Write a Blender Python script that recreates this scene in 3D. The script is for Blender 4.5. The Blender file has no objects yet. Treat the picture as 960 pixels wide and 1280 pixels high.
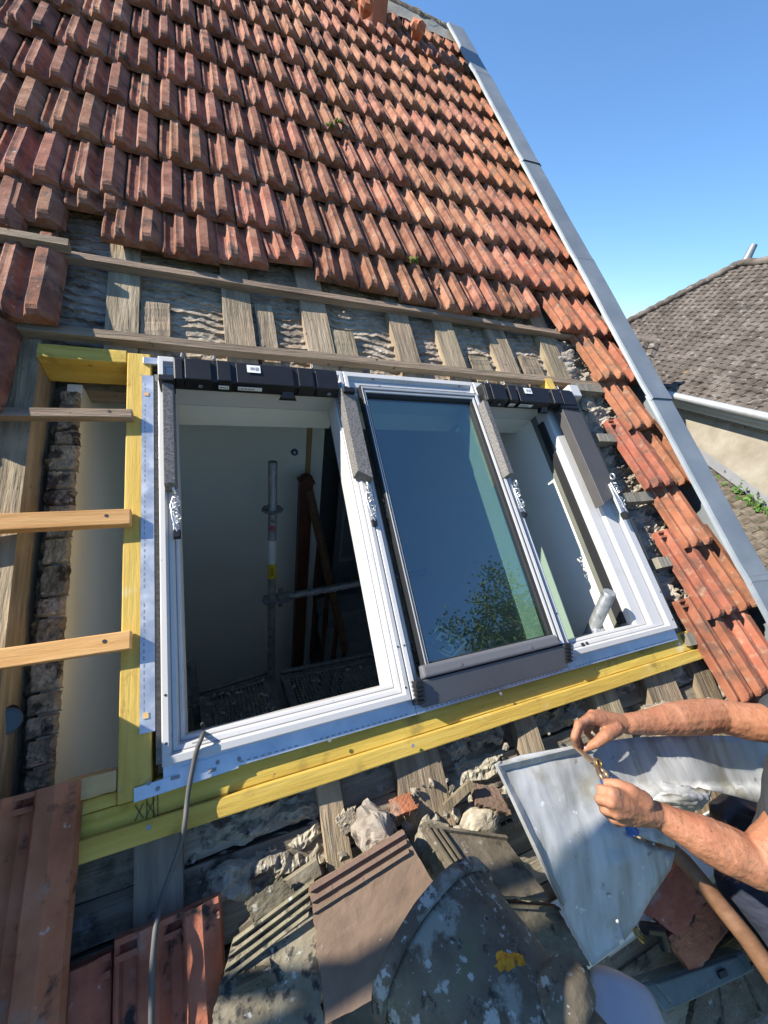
import bpy, bmesh, math, random
from mathutils import Vector, Matrix, noise, geometry
R = math.radians
rnd = random.Random(7)
scene = bpy.context.scene
C = scene.collection

# ------------------------------------------------------------------ frames
TH = R(40.0)                    # pitch of the roof
CT, ST = math.cos(TH), math.sin(TH)
Z0 = 6.0                        # height of the roof frame's origin above the ground
H = 1.155                       # camera distance from the roof plane
F = 500.0                       # focal length in photo pixels (960 wide)
AX_R = Vector((0.91842657, -0.20555845, 0.33799166))    # camera axes in roof coordinates (u, v, n)
AX_D = Vector((-0.05684379, -0.91410446, -0.40147455))
AX_F = Vector((0.39148617, 0.34951217, -0.85122254))
def r2w(p): return Vector((p[0], p[1]*CT - p[2]*ST, p[1]*ST + p[2]*CT))
def w2r(p): return Vector((p[0], p[1]*CT + p[2]*ST, -p[1]*ST + p[2]*CT))
def ray(px, py): return AX_R*(px-480) + AX_D*(py-640) + AX_F*F
def P(px, py, n=0.0):           # point of the roof frame seen at a photo pixel, at height n over the roof plane
    d = ray(px, py); t = (H-n)/(-d.z)
    return Vector((d.x*t, d.y*t, n))
CAMW = r2w((0, 0, H))
def WP(px, py, axis, val):      # the same in the level frame, on the plane axis = val
    d = r2w(ray(px, py)); t = (val-CAMW[axis])/d[axis]
    return CAMW + d*t

# ------------------------------------------------------------------ camera, sky, sun
cd = bpy.data.cameras.new("camera"); cam = bpy.data.objects.new("camera", cd); C.objects.link(cam)
cd.sensor_fit = 'HORIZONTAL'; cd.sensor_width = 36.0; cd.lens = F/960*36.0
cd.clip_start = 0.02; cd.clip_end = 4000
x_, y_, z_ = r2w(AX_R).normalized(), (-r2w(AX_D)).normalized(), (-r2w(AX_F)).normalized()
m = Matrix((x_, y_, z_)).transposed().to_4x4(); m.translation = CAMW + Vector((0, 0, Z0))
cam.matrix_world = m
scene.camera = cam
LIGHT_R = Vector((0.80, -0.60, -0.37)).normalized()     # travel of sunlight in roof coordinates
SUN = -r2w(LIGHT_R)
w = bpy.data.worlds.new("World"); scene.world = w; w.use_nodes = True
nt = w.node_tree; bg = nt.nodes['Background']
sky = nt.nodes.new('ShaderNodeTexSky'); sky.sky_type = 'NISHITA'; sky.sun_disc = False
sky.sun_elevation = math.asin(SUN.z); sky.sun_rotation = math.atan2(SUN.x, SUN.y)
sky.altitude = 3000; sky.air_density = 1.9; sky.dust_density = 0.0; sky.ozone_density = 10.0
nt.links.new(sky.outputs[0], bg.inputs[0]); bg.inputs[1].default_value = 0.105
sl = bpy.data.lights.new("sun", 'SUN'); sl.energy = 5.0; sl.angle = R(0.53); sl.color = (1.0, 0.93, 0.82)
so = bpy.data.objects.new("sun", sl); C.objects.link(so)
so.rotation_euler = (-SUN).to_track_quat('-Z', 'Y').to_euler(); so.location = (-20, 5, 30)
scene.view_settings.view_transform = 'Standard'; scene.view_settings.look = 'None'
scene.view_settings.exposure = 1.0; scene.view_settings.gamma = 1.0
scene.cycles.max_bounces = 8; scene.cycles.transparent_max_bounces = 12

# ------------------------------------------------------------------ materials
def M(name, ramp, scale=5, stretch=(1,1,1), detail=7, rough=.85, bump=.25, bscale=45, spots=(), val=0.12, hue=.012, metal=0.0, spec=.3, bdist=.004, rr=0.0):
    if any(k in name for k in ('grey_tile', 'sheathing', 'clump', 'stone', 'rafter', 'infill')): ramp = [(p, (c[0]*1.06, c[1], c[2]*.84)) for p, c in ramp]     # base colours warmed to offset the blue of skylit shade
    m = bpy.data.materials.new(name); m.use_nodes = True
    nt = m.node_tree; N = nt.nodes; L = nt.links
    b = N['Principled BSDF']
    tc = N.new('ShaderNodeTexCoord'); oi = N.new('ShaderNodeObjectInfo')
    ml = N.new('ShaderNodeMath'); ml.operation = 'MULTIPLY'; ml.inputs[1].default_value = 37.0
    L.new(oi.outputs['Random'], ml.inputs[0])
    ad = N.new('ShaderNodeVectorMath'); ad.operation = 'ADD'
    L.new(tc.outputs['Object'], ad.inputs[0]); L.new(ml.outputs[0], ad.inputs[1])
    mp = N.new('ShaderNodeMapping'); mp.inputs['Scale'].default_value = stretch
    L.new(ad.outputs[0], mp.inputs[0])
    n1 = N.new('ShaderNodeTexNoise'); n1.inputs['Scale'].default_value = scale; n1.inputs['Detail'].default_value = detail; n1.inputs['Roughness'].default_value = .62
    L.new(mp.outputs[0], n1.inputs['Vector'])
    cr = N.new('ShaderNodeValToRGB'); el = cr.color_ramp.elements
    while len(el) < len(ramp): el.new(.5)
    for e, (p, c) in zip(el, ramp): e.position = p; e.color = (*c, 1)
    L.new(n1.outputs[0], cr.inputs[0])
    col = cr.outputs[0]
    for (c, s, lo, hi) in spots:
        n2 = N.new('ShaderNodeTexNoise'); n2.inputs['Scale'].default_value = s; n2.inputs['Detail'].default_value = 5; n2.inputs['Roughness'].default_value = .6
        L.new(mp.outputs[0] if stretch != (1,1,1) and s < 0 else ad.outputs[0], n2.inputs['Vector']); n2.inputs['Scale'].default_value = abs(s)
        mr = N.new('ShaderNodeMapRange'); mr.inputs[1].default_value = lo; mr.inputs[2].default_value = hi
        L.new(n2.outputs[0], mr.inputs[0])
        mx = N.new('ShaderNodeMix'); mx.data_type = 'RGBA'
        L.new(mr.outputs[0], mx.inputs[0]); L.new(col, mx.inputs[6]); mx.inputs[7].default_value = (*c, 1)
        col = mx.outputs[2]
    if val or hue:
        hs = N.new('ShaderNodeHueSaturation')
        a = N.new('ShaderNodeMapRange'); a.inputs[3].default_value = 1-val; a.inputs[4].default_value = 1+val
        L.new(oi.outputs['Random'], a.inputs[0]); L.new(a.outputs[0], hs.inputs['Value'])
        fr = N.new('ShaderNodeMath'); fr.operation = 'FRACT'; m2 = N.new('ShaderNodeMath'); m2.operation = 'MULTIPLY'; m2.inputs[1].default_value = 7.31
        L.new(oi.outputs['Random'], m2.inputs[0]); L.new(m2.outputs[0], fr.inputs[0])
        a2 = N.new('ShaderNodeMapRange'); a2.inputs[3].default_value = .5-hue; a2.inputs[4].default_value = .5+hue
        L.new(fr.outputs[0], a2.inputs[0]); L.new(a2.outputs[0], hs.inputs['Hue'])
        L.new(col, hs.inputs['Color']); col = hs.outputs[0]
    L.new(col, b.inputs['Base Color'])
    b.inputs['Roughness'].default_value = rough; b.inputs['Metallic'].default_value = metal
    b.inputs['Specular IOR Level'].default_value = spec
    if rr:
        q = N.new('ShaderNodeMapRange'); q.inputs[3].default_value = max(.03, rough-rr); q.inputs[4].default_value = min(1, rough+rr); q.inputs[1].default_value = .3; q.inputs[2].default_value = .7
        L.new(n1.outputs[0], q.inputs[0]); L.new(q.outputs[0], b.inputs['Roughness'])
    if bump:
        n3 = N.new('ShaderNodeTexNoise'); n3.inputs['Scale'].default_value = bscale; n3.inputs['Detail'].default_value = 6; n3.inputs['Roughness'].default_value = .65
        L.new(mp.outputs[0], n3.inputs['Vector'])
        bp = N.new('ShaderNodeBump'); bp.inputs['Strength'].default_value = bump; bp.inputs['Distance'].default_value = bdist
        L.new(n3.outputs[0], bp.inputs['Height']); L.new(bp.outputs[0], b.inputs['Normal'])
    return m
def flat(name, c, rough=.5, metal=0.0, spec=.4, var=.12, scale=9, bump=.05, bscale=60):
    d = tuple(x*(1-var) for x in c); e = tuple(min(1, x*(1+var)) for x in c)
    return M(name, [(.3, d), (.7, e)], scale=scale, rough=rough, metal=metal, spec=spec, bump=bump, bscale=bscale, val=0, hue=0)

ALONG_V = (9, .8, 9); ALONG_U = (.8, 9, 9)
def wood(name, a, b_, c, ax, **k):
    kw = dict(scale=3.2, stretch=ax, detail=10, rough=.85, bump=.8, bscale=8, val=.16, hue=.008, bdist=.012)
    kw.update(k)
    return M(name, [(.28, a), (.5, b_), (.72, c)], **kw)
MT = {}
CLAY = [(.26, (.100, .043, .028)), (.46, (.235, .096, .056)), (.68, (.37, .185, .118))]
MT['tile'] = M('weathered_red_clay', CLAY, scale=9, rough=.82, bump=.7, bscale=60, val=.22, hue=.007, bdist=.004,
    spots=[((.31, .19, .135), 22, .55, .72), ((.045, .034, .030), 12, .55, .70), ((.42, .40, .34), 55, .66, .72), ((.13, .12, .04), 9, .70, .78)])
MT['tile_new'] = M('bright_orange_clay', [(.26, (.16, .062, .036)), (.5, (.29, .105, .056)), (.74, (.38, .155, .088))], scale=8, rough=.8, bump=.4, bscale=55, val=.14, hue=.01, bdist=.003,
    spots=[((.10, .068, .05), 12, .50, .72), ((.30, .20, .13), 30, .56, .72), ((.40, .36, .26), 55, .67, .74), ((.10, .08, .04), 22, .64, .74)])
MT['tile_dusty'] = M('dusty_red_clay', [(.28, (.19, .06, .036)), (.5, (.36, .12, .07)), (.72, (.44, .19, .12))], scale=6, rough=.85, bump=.5, bscale=50, val=.1,
    spots=[((.28, .21, .17), 11, .58, .74), ((.035, .028, .026), 17, .58, .68), ((.40, .40, .36), 48, .68, .74)])
MT['brown_tile'] = M('brown_concrete_tile', [(.3, (.155, .098, .07)), (.55, (.205, .135, .098)), (.75, (.25, .175, .13))], scale=9, rough=.75, bump=.3, bscale=90, val=0,
    spots=[((.45, .42, .36), 85, .70, .73), ((.11, .075, .055), 5, .55, .75)])
MT['grey_tile'] = M('lichened_grey_tile', [(.3, (.065, .056, .045)), (.52, (.125, .112, .092)), (.75, (.20, .182, .152))], scale=13, rough=.9, bump=.6, bscale=60, val=.1,
    spots=[((.34, .33, .29), 34, .62, .70), ((.20, .18, .07), 12, .66, .76), ((.03, .028, .025), 20, .60, .70)])
MT['mossy_tile'] = M('mossy_grey_tile', [(.3, (.12, .115, .09)), (.52, (.20, .19, .15)), (.75, (.29, .28, .23))], scale=14, rough=.95, bump=.8, bscale=60, val=.0,
    spots=[((.05, .048, .042), 30, .52, .60), ((.42, .42, .38), 50, .63, .70), ((.33, .30, .07), 16, .66, .76)])
MT['ridge_cap'] = M('lichen_covered_ridge', [(.3, (.080, .062, .043)), (.52, (.145, .116, .083)), (.75, (.215, .182, .138))], scale=12, rough=.95, bump=.6, bscale=60, val=.0,
    spots=[((.10, .105, .04), 6, .6, .75), ((.26, .245, .195), 13, .54, .60), ((.38, .37, .32), 22, .58, .62), ((.42, .42, .37), 60, .61, .66), ((.04, .036, .03), 34, .60, .68), ((.02, .019, .017), 30, .62, .7)])
MT['orange_lichen'] = flat('orange_lichen', (.62, .27, .02), rough=.95, var=.3, scale=60, bump=.8)
MT['old_wood_v'] = wood('weathered_rafter_wood', (.13, .105, .08), (.25, .21, .165), (.40, .345, .275), ALONG_V, spots=[((.05, .04, .03), 30, .66, .72), ((.36, .27, .17), 4, .55, .7)])
MT['old_wood_u'] = wood('weathered_batten_wood', (.14, .105, .075), (.27, .20, .14), (.40, .31, .22), ALONG_U, spots=[((.05, .04, .03), 40, .66, .72)])
MT['grey_wood_v'] = wood('grey_rafter_wood', (.12, .115, .108), (.20, .19, .178), (.29, .28, .262), ALONG_V, spots=[((.06, .055, .05), 30, .66, .72)])
MT['new_batten'] = wood('fresh_batten_pine', (.44, .235, .075), (.58, .34, .13), (.68, .44, .19), ALONG_U, bump=.25, spots=[((.30, .14, .05), 24, .70, .74)])
MT['yellow_v'] = wood('yellow_treated_timber_upright', (.42, .26, .055), (.55, .36, .085), (.64, .45, .14), ALONG_V, bump=.25, val=.05, spots=[((.36, .19, .05), 14, .60, .74), ((.20, .11, .04), 26, .68, .73), ((.62, .55, .36), 7, .62, .78)])
MT['yellow_u'] = wood('yellow_treated_timber', (.41, .275, .05), (.54, .385, .075), (.62, .475, .125), ALONG_U, bump=.25, val=.06, spots=[((.28, .20, .05), 11, .58, .74), ((.20, .12, .04), 26, .68, .73), ((.58, .54, .36), 7, .62, .78)])
MT['pine_u'] = wood('plain_pine_board', (.36, .22, .095), (.47, .30, .14), (.55, .38, .2), ALONG_U, bump=.25)
MT['board'] = wood('dark_sheathing_board', (.12, .105, .09), (.235, .212, .185), (.36, .33, .295), ALONG_U, bump=.8, spots=[((.36, .35, .33), 22, .60, .70), ((.03, .027, .024), 9, .55, .7)])
MT['plaster'] = M('old_lime_plaster', [(.28, (.17, .135, .10)), (.5, (.31, .255, .195)), (.72, (.46, .395, .32))], scale=11, stretch=(1, 2.4, 1), rough=.95, bump=.7, bscale=60, val=.08,
    spots=[((.11, .095, .08), 12, .56, .68), ((.30, .22, .15), 5, .6, .74)])
MT['clump'] = M('grey_mortar_clump', [(.28, (.16, .15, .138)), (.5, (.30, .285, .262)), (.72, (.45, .43, .40))], scale=16, rough=.97, bump=1.0, bscale=70, val=.1,
    spots=[((.05, .046, .04), 20, .55, .66), ((.42, .41, .39), 34, .63, .7)])
MT['mud'] = M('crumbling_mud_infill', [(.28, (.06, .045, .034)), (.5, (.14, .11, .085)), (.72, (.26, .225, .19))], scale=20, rough=.98, bump=1.0, bscale=70, val=.0,
    spots=[((.50, .48, .44), 46, .66, .69), ((.30, .16, .08), 26, .64, .7), ((.02, .016, .012), 14, .56, .66)])
MT['infill_brick'] = M('limewashed_infill_block', [(.28, (.15, .13, .108)), (.5, (.27, .242, .205)), (.72, (.43, .405, .365))], scale=22, rough=.97, bump=1.0, bscale=90, val=.22,
    spots=[((.06, .05, .04), 20, .52, .62), ((.55, .53, .49), 42, .64, .68)])
MT['rubble'] = M('rubble_mortar', [(.28, (.16, .135, .105)), (.5, (.28, .245, .20)), (.72, (.42, .38, .32))], scale=14, rough=.98, bump=1.0, bscale=50, val=.12,
    spots=[((.09, .075, .06), 18, .58, .68)])
MT['stone'] = M('broken_stone', [(.28, (.15, .135, .115)), (.5, (.28, .26, .225)), (.72, (.42, .40, .36))], scale=12, rough=.95, bump=.8, bscale=50, val=.25)
MT['chalk'] = M('plaster_chips', [(.3, (.34, .33, .31)), (.7, (.62, .61, .58))], scale=30, rough=.95, val=.2)
MT['zinc_flash'] = M('grey_zinc_flashing', [(.3, (.20, .225, .24)), (.55, (.235, .262, .28)), (.75, (.27, .30, .315))], scale=5, rough=.5, bump=.08, bscale=30, val=.05, hue=0, metal=.35, spec=.4, rr=.1)
MT['zinc_sheet'] = M('stained_zinc_sheet', [(.3, (.27, .28, .28)), (.5, (.40, .412, .412)), (.72, (.52, .53, .53))], scale=4, stretch=(5.5, .8, 1), rough=.5, bump=.2, bscale=12, val=0, hue=0, metal=.2, spec=.4, rr=.12,
    spots=[((.22, .205, .145), -3.4, .54, .72), ((.28, .265, .21), 9, .60, .78), ((.19, .18, .14), 30, .66, .74), ((.62, .63, .62), 44, .66, .72)])
MT['white'] = M('white_frame_paint', [(.3, (.50, .495, .48)), (.7, (.53, .525, .515))], scale=5, rough=.38, spec=.5, bump=.03, val=0, hue=0, spots=[((.40, .385, .35), 7, .58, .84), ((.30, .28, .24), 70, .70, .74), ((.36, .34, .30), 24, .70, .78)])
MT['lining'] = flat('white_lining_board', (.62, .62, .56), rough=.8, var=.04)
MT['dimming_board'] = flat('dimming_green_grey_board', (.15, .155, .13), rough=.85, var=.08)  # dark colour that dims the sunlit strip beside the right window
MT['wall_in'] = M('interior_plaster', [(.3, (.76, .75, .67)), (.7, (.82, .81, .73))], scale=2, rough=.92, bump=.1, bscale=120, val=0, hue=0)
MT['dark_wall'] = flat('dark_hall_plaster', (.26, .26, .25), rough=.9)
MT['stair_grey'] = flat('grey_stair_tread', (.38, .38, .36), rough=.8)
MT['black'] = flat('black_plastic', (.012, .012, .013), rough=.42, spec=.5, var=.2, scale=30, bump=.1)
MT['rubber'] = flat('black_rubber_gasket', (.018, .019, .021), rough=.6)
MT['sash_grey'] = flat('dark_grey_lacquered_aluminium', (.115, .118, .128), rough=.5, spec=.4, var=.06, bump=.03)
MT['alu'] = flat('bare_aluminium_strip', (.60, .60, .59), rough=.35, metal=.35, var=.06)
MT['galv'] = M('galvanised_steel', [(.3, (.50, .54, .58)), (.55, (.62, .66, .70)), (.75, (.72, .76, .79))], scale=18, rough=.38, bump=.05, val=0, hue=0, metal=.75, rr=.12)
MT['galv_old'] = M('worn_galvanised_tube', [(.3, (.20, .21, .215)), (.55, (.32, .335, .34)), (.75, (.44, .45, .45))], scale=22, rough=.5, bump=.3, val=.05, hue=0, metal=.55, rr=.1, spots=[((.12, .12, .12), 30, .58, .7)])
MT['chrome'] = flat('bright_zinc_plate', (.60, .61, .62), rough=.38, metal=.8, var=.1, scale=40)
MT['foam'] = M('grey_brown_foam_strip', [(.35, (.105, .098, .092)), (.5, (.17, .16, .15)), (.66, (.25, .235, .22))], scale=160, detail=3, rough=.95, bump=.5, bscale=200, val=0, hue=0, bdist=.002)
MT['cover'] = flat('grey_lacquered_cover', (.075, .071, .069), rough=.55, var=.08, bump=.03)
MT['felt'] = M('grey_felt_strip', [(.35, (.13, .125, .115)), (.66, (.25, .24, .22))], scale=120, rough=.95, bump=.5, bscale=150, val=0, hue=0)
MT['sticker'] = flat('white_sticker', (.75, .76, .74), rough=.5, var=.03)
MT['faded_sticker'] = flat('faded_grey_sticker', (.20, .20, .20), rough=.7)
MT['ink'] = flat('dark_ink', (.03, .03, .035), rough=.7)
MT['grey_ink'] = flat('grey_ink', (.25, .25, .26), rough=.7)
MT['red'] = flat('red_print', (.55, .03, .035), rough=.5)
MT['yellow_st'] = flat('yellow_sticker', (.70, .55, .03), rough=.5)
MT['blue_sign'] = flat('blue_sign', (.02, .045, .12), rough=.4)
MT['green_dot'] = flat('green_dot_sticker', (.03, .36, .17), rough=.5)
MT['mahog'] = wood('dark_red_banister_wood', (.055, .018, .010), (.095, .034, .018), (.14, .055, .03), (7, 7, .8), rough=.45, bump=.15)
MT['door_oak'] = wood('varnished_door_frame', (.28, .17, .07), (.36, .23, .10), (.42, .28, .14), (7, 7, .8), rough=.5, bump=.1)
MT['deck'] = M('dirty_perforated_steel', [(.3, (.15, .15, .145)), (.55, (.25, .248, .24)), (.75, (.36, .355, .34))], scale=20, rough=.7, bump=.4, val=.05, metal=.1, spots=[((.30, .29, .27), 60, .66, .72)])
MT['skin'] = M('tanned_skin', [(.28, (.27, .112, .056)), (.5, (.36, .158, .084)), (.72, (.43, .205, .118))], scale=13, rough=.55, bump=.6, bscale=140, val=0, hue=0, spec=.4, bdist=.003,
    spots=[((.33, .105, .055), 9, .54, .74), ((.22, .095, .052), 120, .64, .78), ((.22, .12, .075), 22, .62, .84)])
bs = MT['skin'].node_tree.nodes['Principled BSDF']; bs.inputs['Subsurface Weight'].default_value = .12; bs.inputs['Subsurface Radius'].default_value = (.006, .0025, .0012)
MT['nail'] = flat('fingernail', (.55, .33, .24), rough=.3, var=.04)
MT['arm_hair'] = flat('brown_arm_hair', (.10, .055, .03), rough=.6)
MT['shirt'] = M('charcoal_cotton', [(.3, (.03, .033, .038)), (.7, (.055, .06, .068))], scale=20, rough=.95, bump=.5, bscale=200, val=0, hue=0)
MT['denim'] = M('dark_navy_denim', [(.3, (.012, .015, .026)), (.7, (.032, .038, .058))], scale=26, stretch=(1, 3, 1), rough=.95, bump=.6, bscale=160, val=0, hue=0, spots=[((.07, .075, .095), 7, .58, .75)])
MT['leather'] = flat('brown_boot_leather', (.07, .045, .03), rough=.7)
MT['hair'] = flat('dark_hair', (.03, .022, .016), rough=.7, var=.4, scale=60, bump=.6)
MT['blue_grip'] = flat('blue_dipped_grip', (.025, .10, .34), rough=.4, var=.08)
MT['snip_steel'] = M('rusty_snip_steel', [(.3, (.13, .085, .055)), (.6, (.26, .19, .13)), (.8, (.42, .36, .30))], scale=50, rough=.45, metal=.6, bump=.3, val=0, hue=0)
MT['handle'] = wood('ash_tool_handle', (.10, .05, .025), (.15, .08, .04), (.20, .115, .065), (1.2, 9, 9), rough=.55, bump=.15)
MT['cable'] = flat('grey_rubber_cable', (.10, .098, .092), rough=.6, var=.12)
MT['case'] = M('dirty_grey_green_plastic', [(.3, (.085, .105, .10)), (.7, (.16, .185, .175))], scale=9, rough=.35, bump=.15, val=0, hue=0, spots=[((.30, .30, .27), 30, .62, .72)])
MT['pale_cap'] = M('pale_lilac_cap', [(.3, (.42, .40, .42)), (.7, (.54, .52, .53))], scale=6, rough=.5, bump=.15, bscale=30, val=0, hue=0, spots=[((.16, .155, .16), 50, .66, .72), ((.34, .28, .26), 7, .58, .72)])
MT['brass'] = flat('dull_brass', (.40, .27, .09), rough=.4, metal=.8)
MT['nb_tile'] = M('old_brown_plain_tiles', [(.28, (.062, .050, .041)), (.5, (.11, .092, .077)), (.72, (.185, .16, .137))], scale=2.2, rough=.95, bump=.5, bscale=20, val=.0, hue=0,
    spots=[((.22, .205, .18), 9, .58, .66), ((.04, .034, .029), 3.2, .54, .7), ((.42, .24, .05), 1.7, .70, .76)])
MT['nb_wall'] = M('cracked_sand_render', [(.28, (.22, .19, .145)), (.5, (.29, .26, .205)), (.72, (.36, .33, .27))], scale=2.1, rough=.95, bump=.5, bscale=25, val=0, hue=0,
    spots=[((.46, .43, .38), .9, .58, .70), ((.22, .20, .175), 2.6, .60, .70), ((.55, .53, .48), 1.6, .68, .70)])
MT['gutter'] = flat('zinc_gutter', (.42, .44, .45), rough=.5, metal=.4)
MT['fascia'] = flat('white_fascia_board', (.55, .53, .48), rough=.8, var=.1)
MT['lead'] = flat('pale_lead_flashing', (.17, .174, .18), rough=.6, var=.12, scale=4)
MT['lean_tile'] = M('sooty_lean_to_tiles', [(.3, (.075, .058, .042)), (.55, (.15, .125, .095)), (.75, (.23, .20, .16))], scale=6, rough=.95, bump=.4, val=0, hue=0, spots=[((.05, .06, .02), 5, .58, .72)])
MT['leaf'] = M('ivy_leaf', [(.3, (.035, .09, .015)), (.7, (.10, .20, .04))], scale=4, rough=.7, bump=0, val=.0, hue=0)
MT['leaf_tree'] = M('lime_tree_leaf', [(.3, (.045, .075, .015)), (.7, (.11, .14, .04))], scale=1.2, rough=.7, bump=0, val=.0, hue=0)
MT['bark'] = M('tree_bark', [(.3, (.05, .04, .03)), (.7, (.14, .115, .09))], scale=4, stretch=(3, 3, .6), rough=.95, bump=.8, bscale=12, val=0, hue=0)
MT['grass'] = M('meadow_ground', [(.3, (.05, .07, .025)), (.7, (.12, .13, .06))], scale=.4, rough=1, bump=.2, bscale=6, val=0, hue=0)
MT['terracotta'] = M('terracotta_pot', [(.3, (.36, .12, .06)), (.7, (.46, .17, .09))], scale=9, rough=.8, bump=.3, val=0, hue=0)
MT['brick'] = M('old_chimney_brick', [(.3, (.22, .10, .065)), (.7, (.36, .17, .11))], scale=14, rough=.95, bump=.5, val=.25)
MT['mortar'] = flat('lime_mortar', (.42, .39, .33), rough=.95, var=.15, scale=20, bump=.4)
MT['moss'] = flat('green_moss', (.10, .115, .02), rough=1, var=.4, scale=60, bump=.8)
MT['pipe_black'] = flat('black_pipe_plastic', (.018, .02, .024), rough=.3, spec=.5)
MT['lens'] = flat('dark_glass_lens', (.01, .012, .016), rough=.08, spec=.6, bump=0)
def glass_mat():
    m = bpy.data.materials.new('window_glass'); m.use_nodes = True
    nt = m.node_tree; N = nt.nodes; L = nt.links
    N.remove(N['Principled BSDF'])
    t = N.new('ShaderNodeBsdfTransparent'); t.inputs[0].default_value = (.72, .86, .80, 1)
    g = N.new('ShaderNodeBsdfGlossy'); g.inputs[0].default_value = (.92, .95, .98, 1); g.inputs['Roughness'].default_value = 0.012
    lw = N.new('ShaderNodeLayerWeight'); lw.inputs[0].default_value = .5
    pw = N.new('ShaderNodeMath'); pw.operation = 'POWER'; pw.inputs[1].default_value = 5.0; L.new(lw.outputs['Facing'], pw.inputs[0])
    f = N.new('ShaderNodeMath'); f.operation = 'MULTIPLY_ADD'; f.inputs[1].default_value = .79; f.inputs[2].default_value = .21; L.new(pw.outputs[0], f.inputs[0])
    x = N.new('ShaderNodeMixShader'); L.new(f.outputs[0], x.inputs[0]); L.new(t.outputs[0], x.inputs[1]); L.new(g.outputs[0], x.inputs[2])
    L.new(x.outputs[0], N['Material Output'].inputs[0])
    return m
MT['glass'] = glass_mat()

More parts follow.
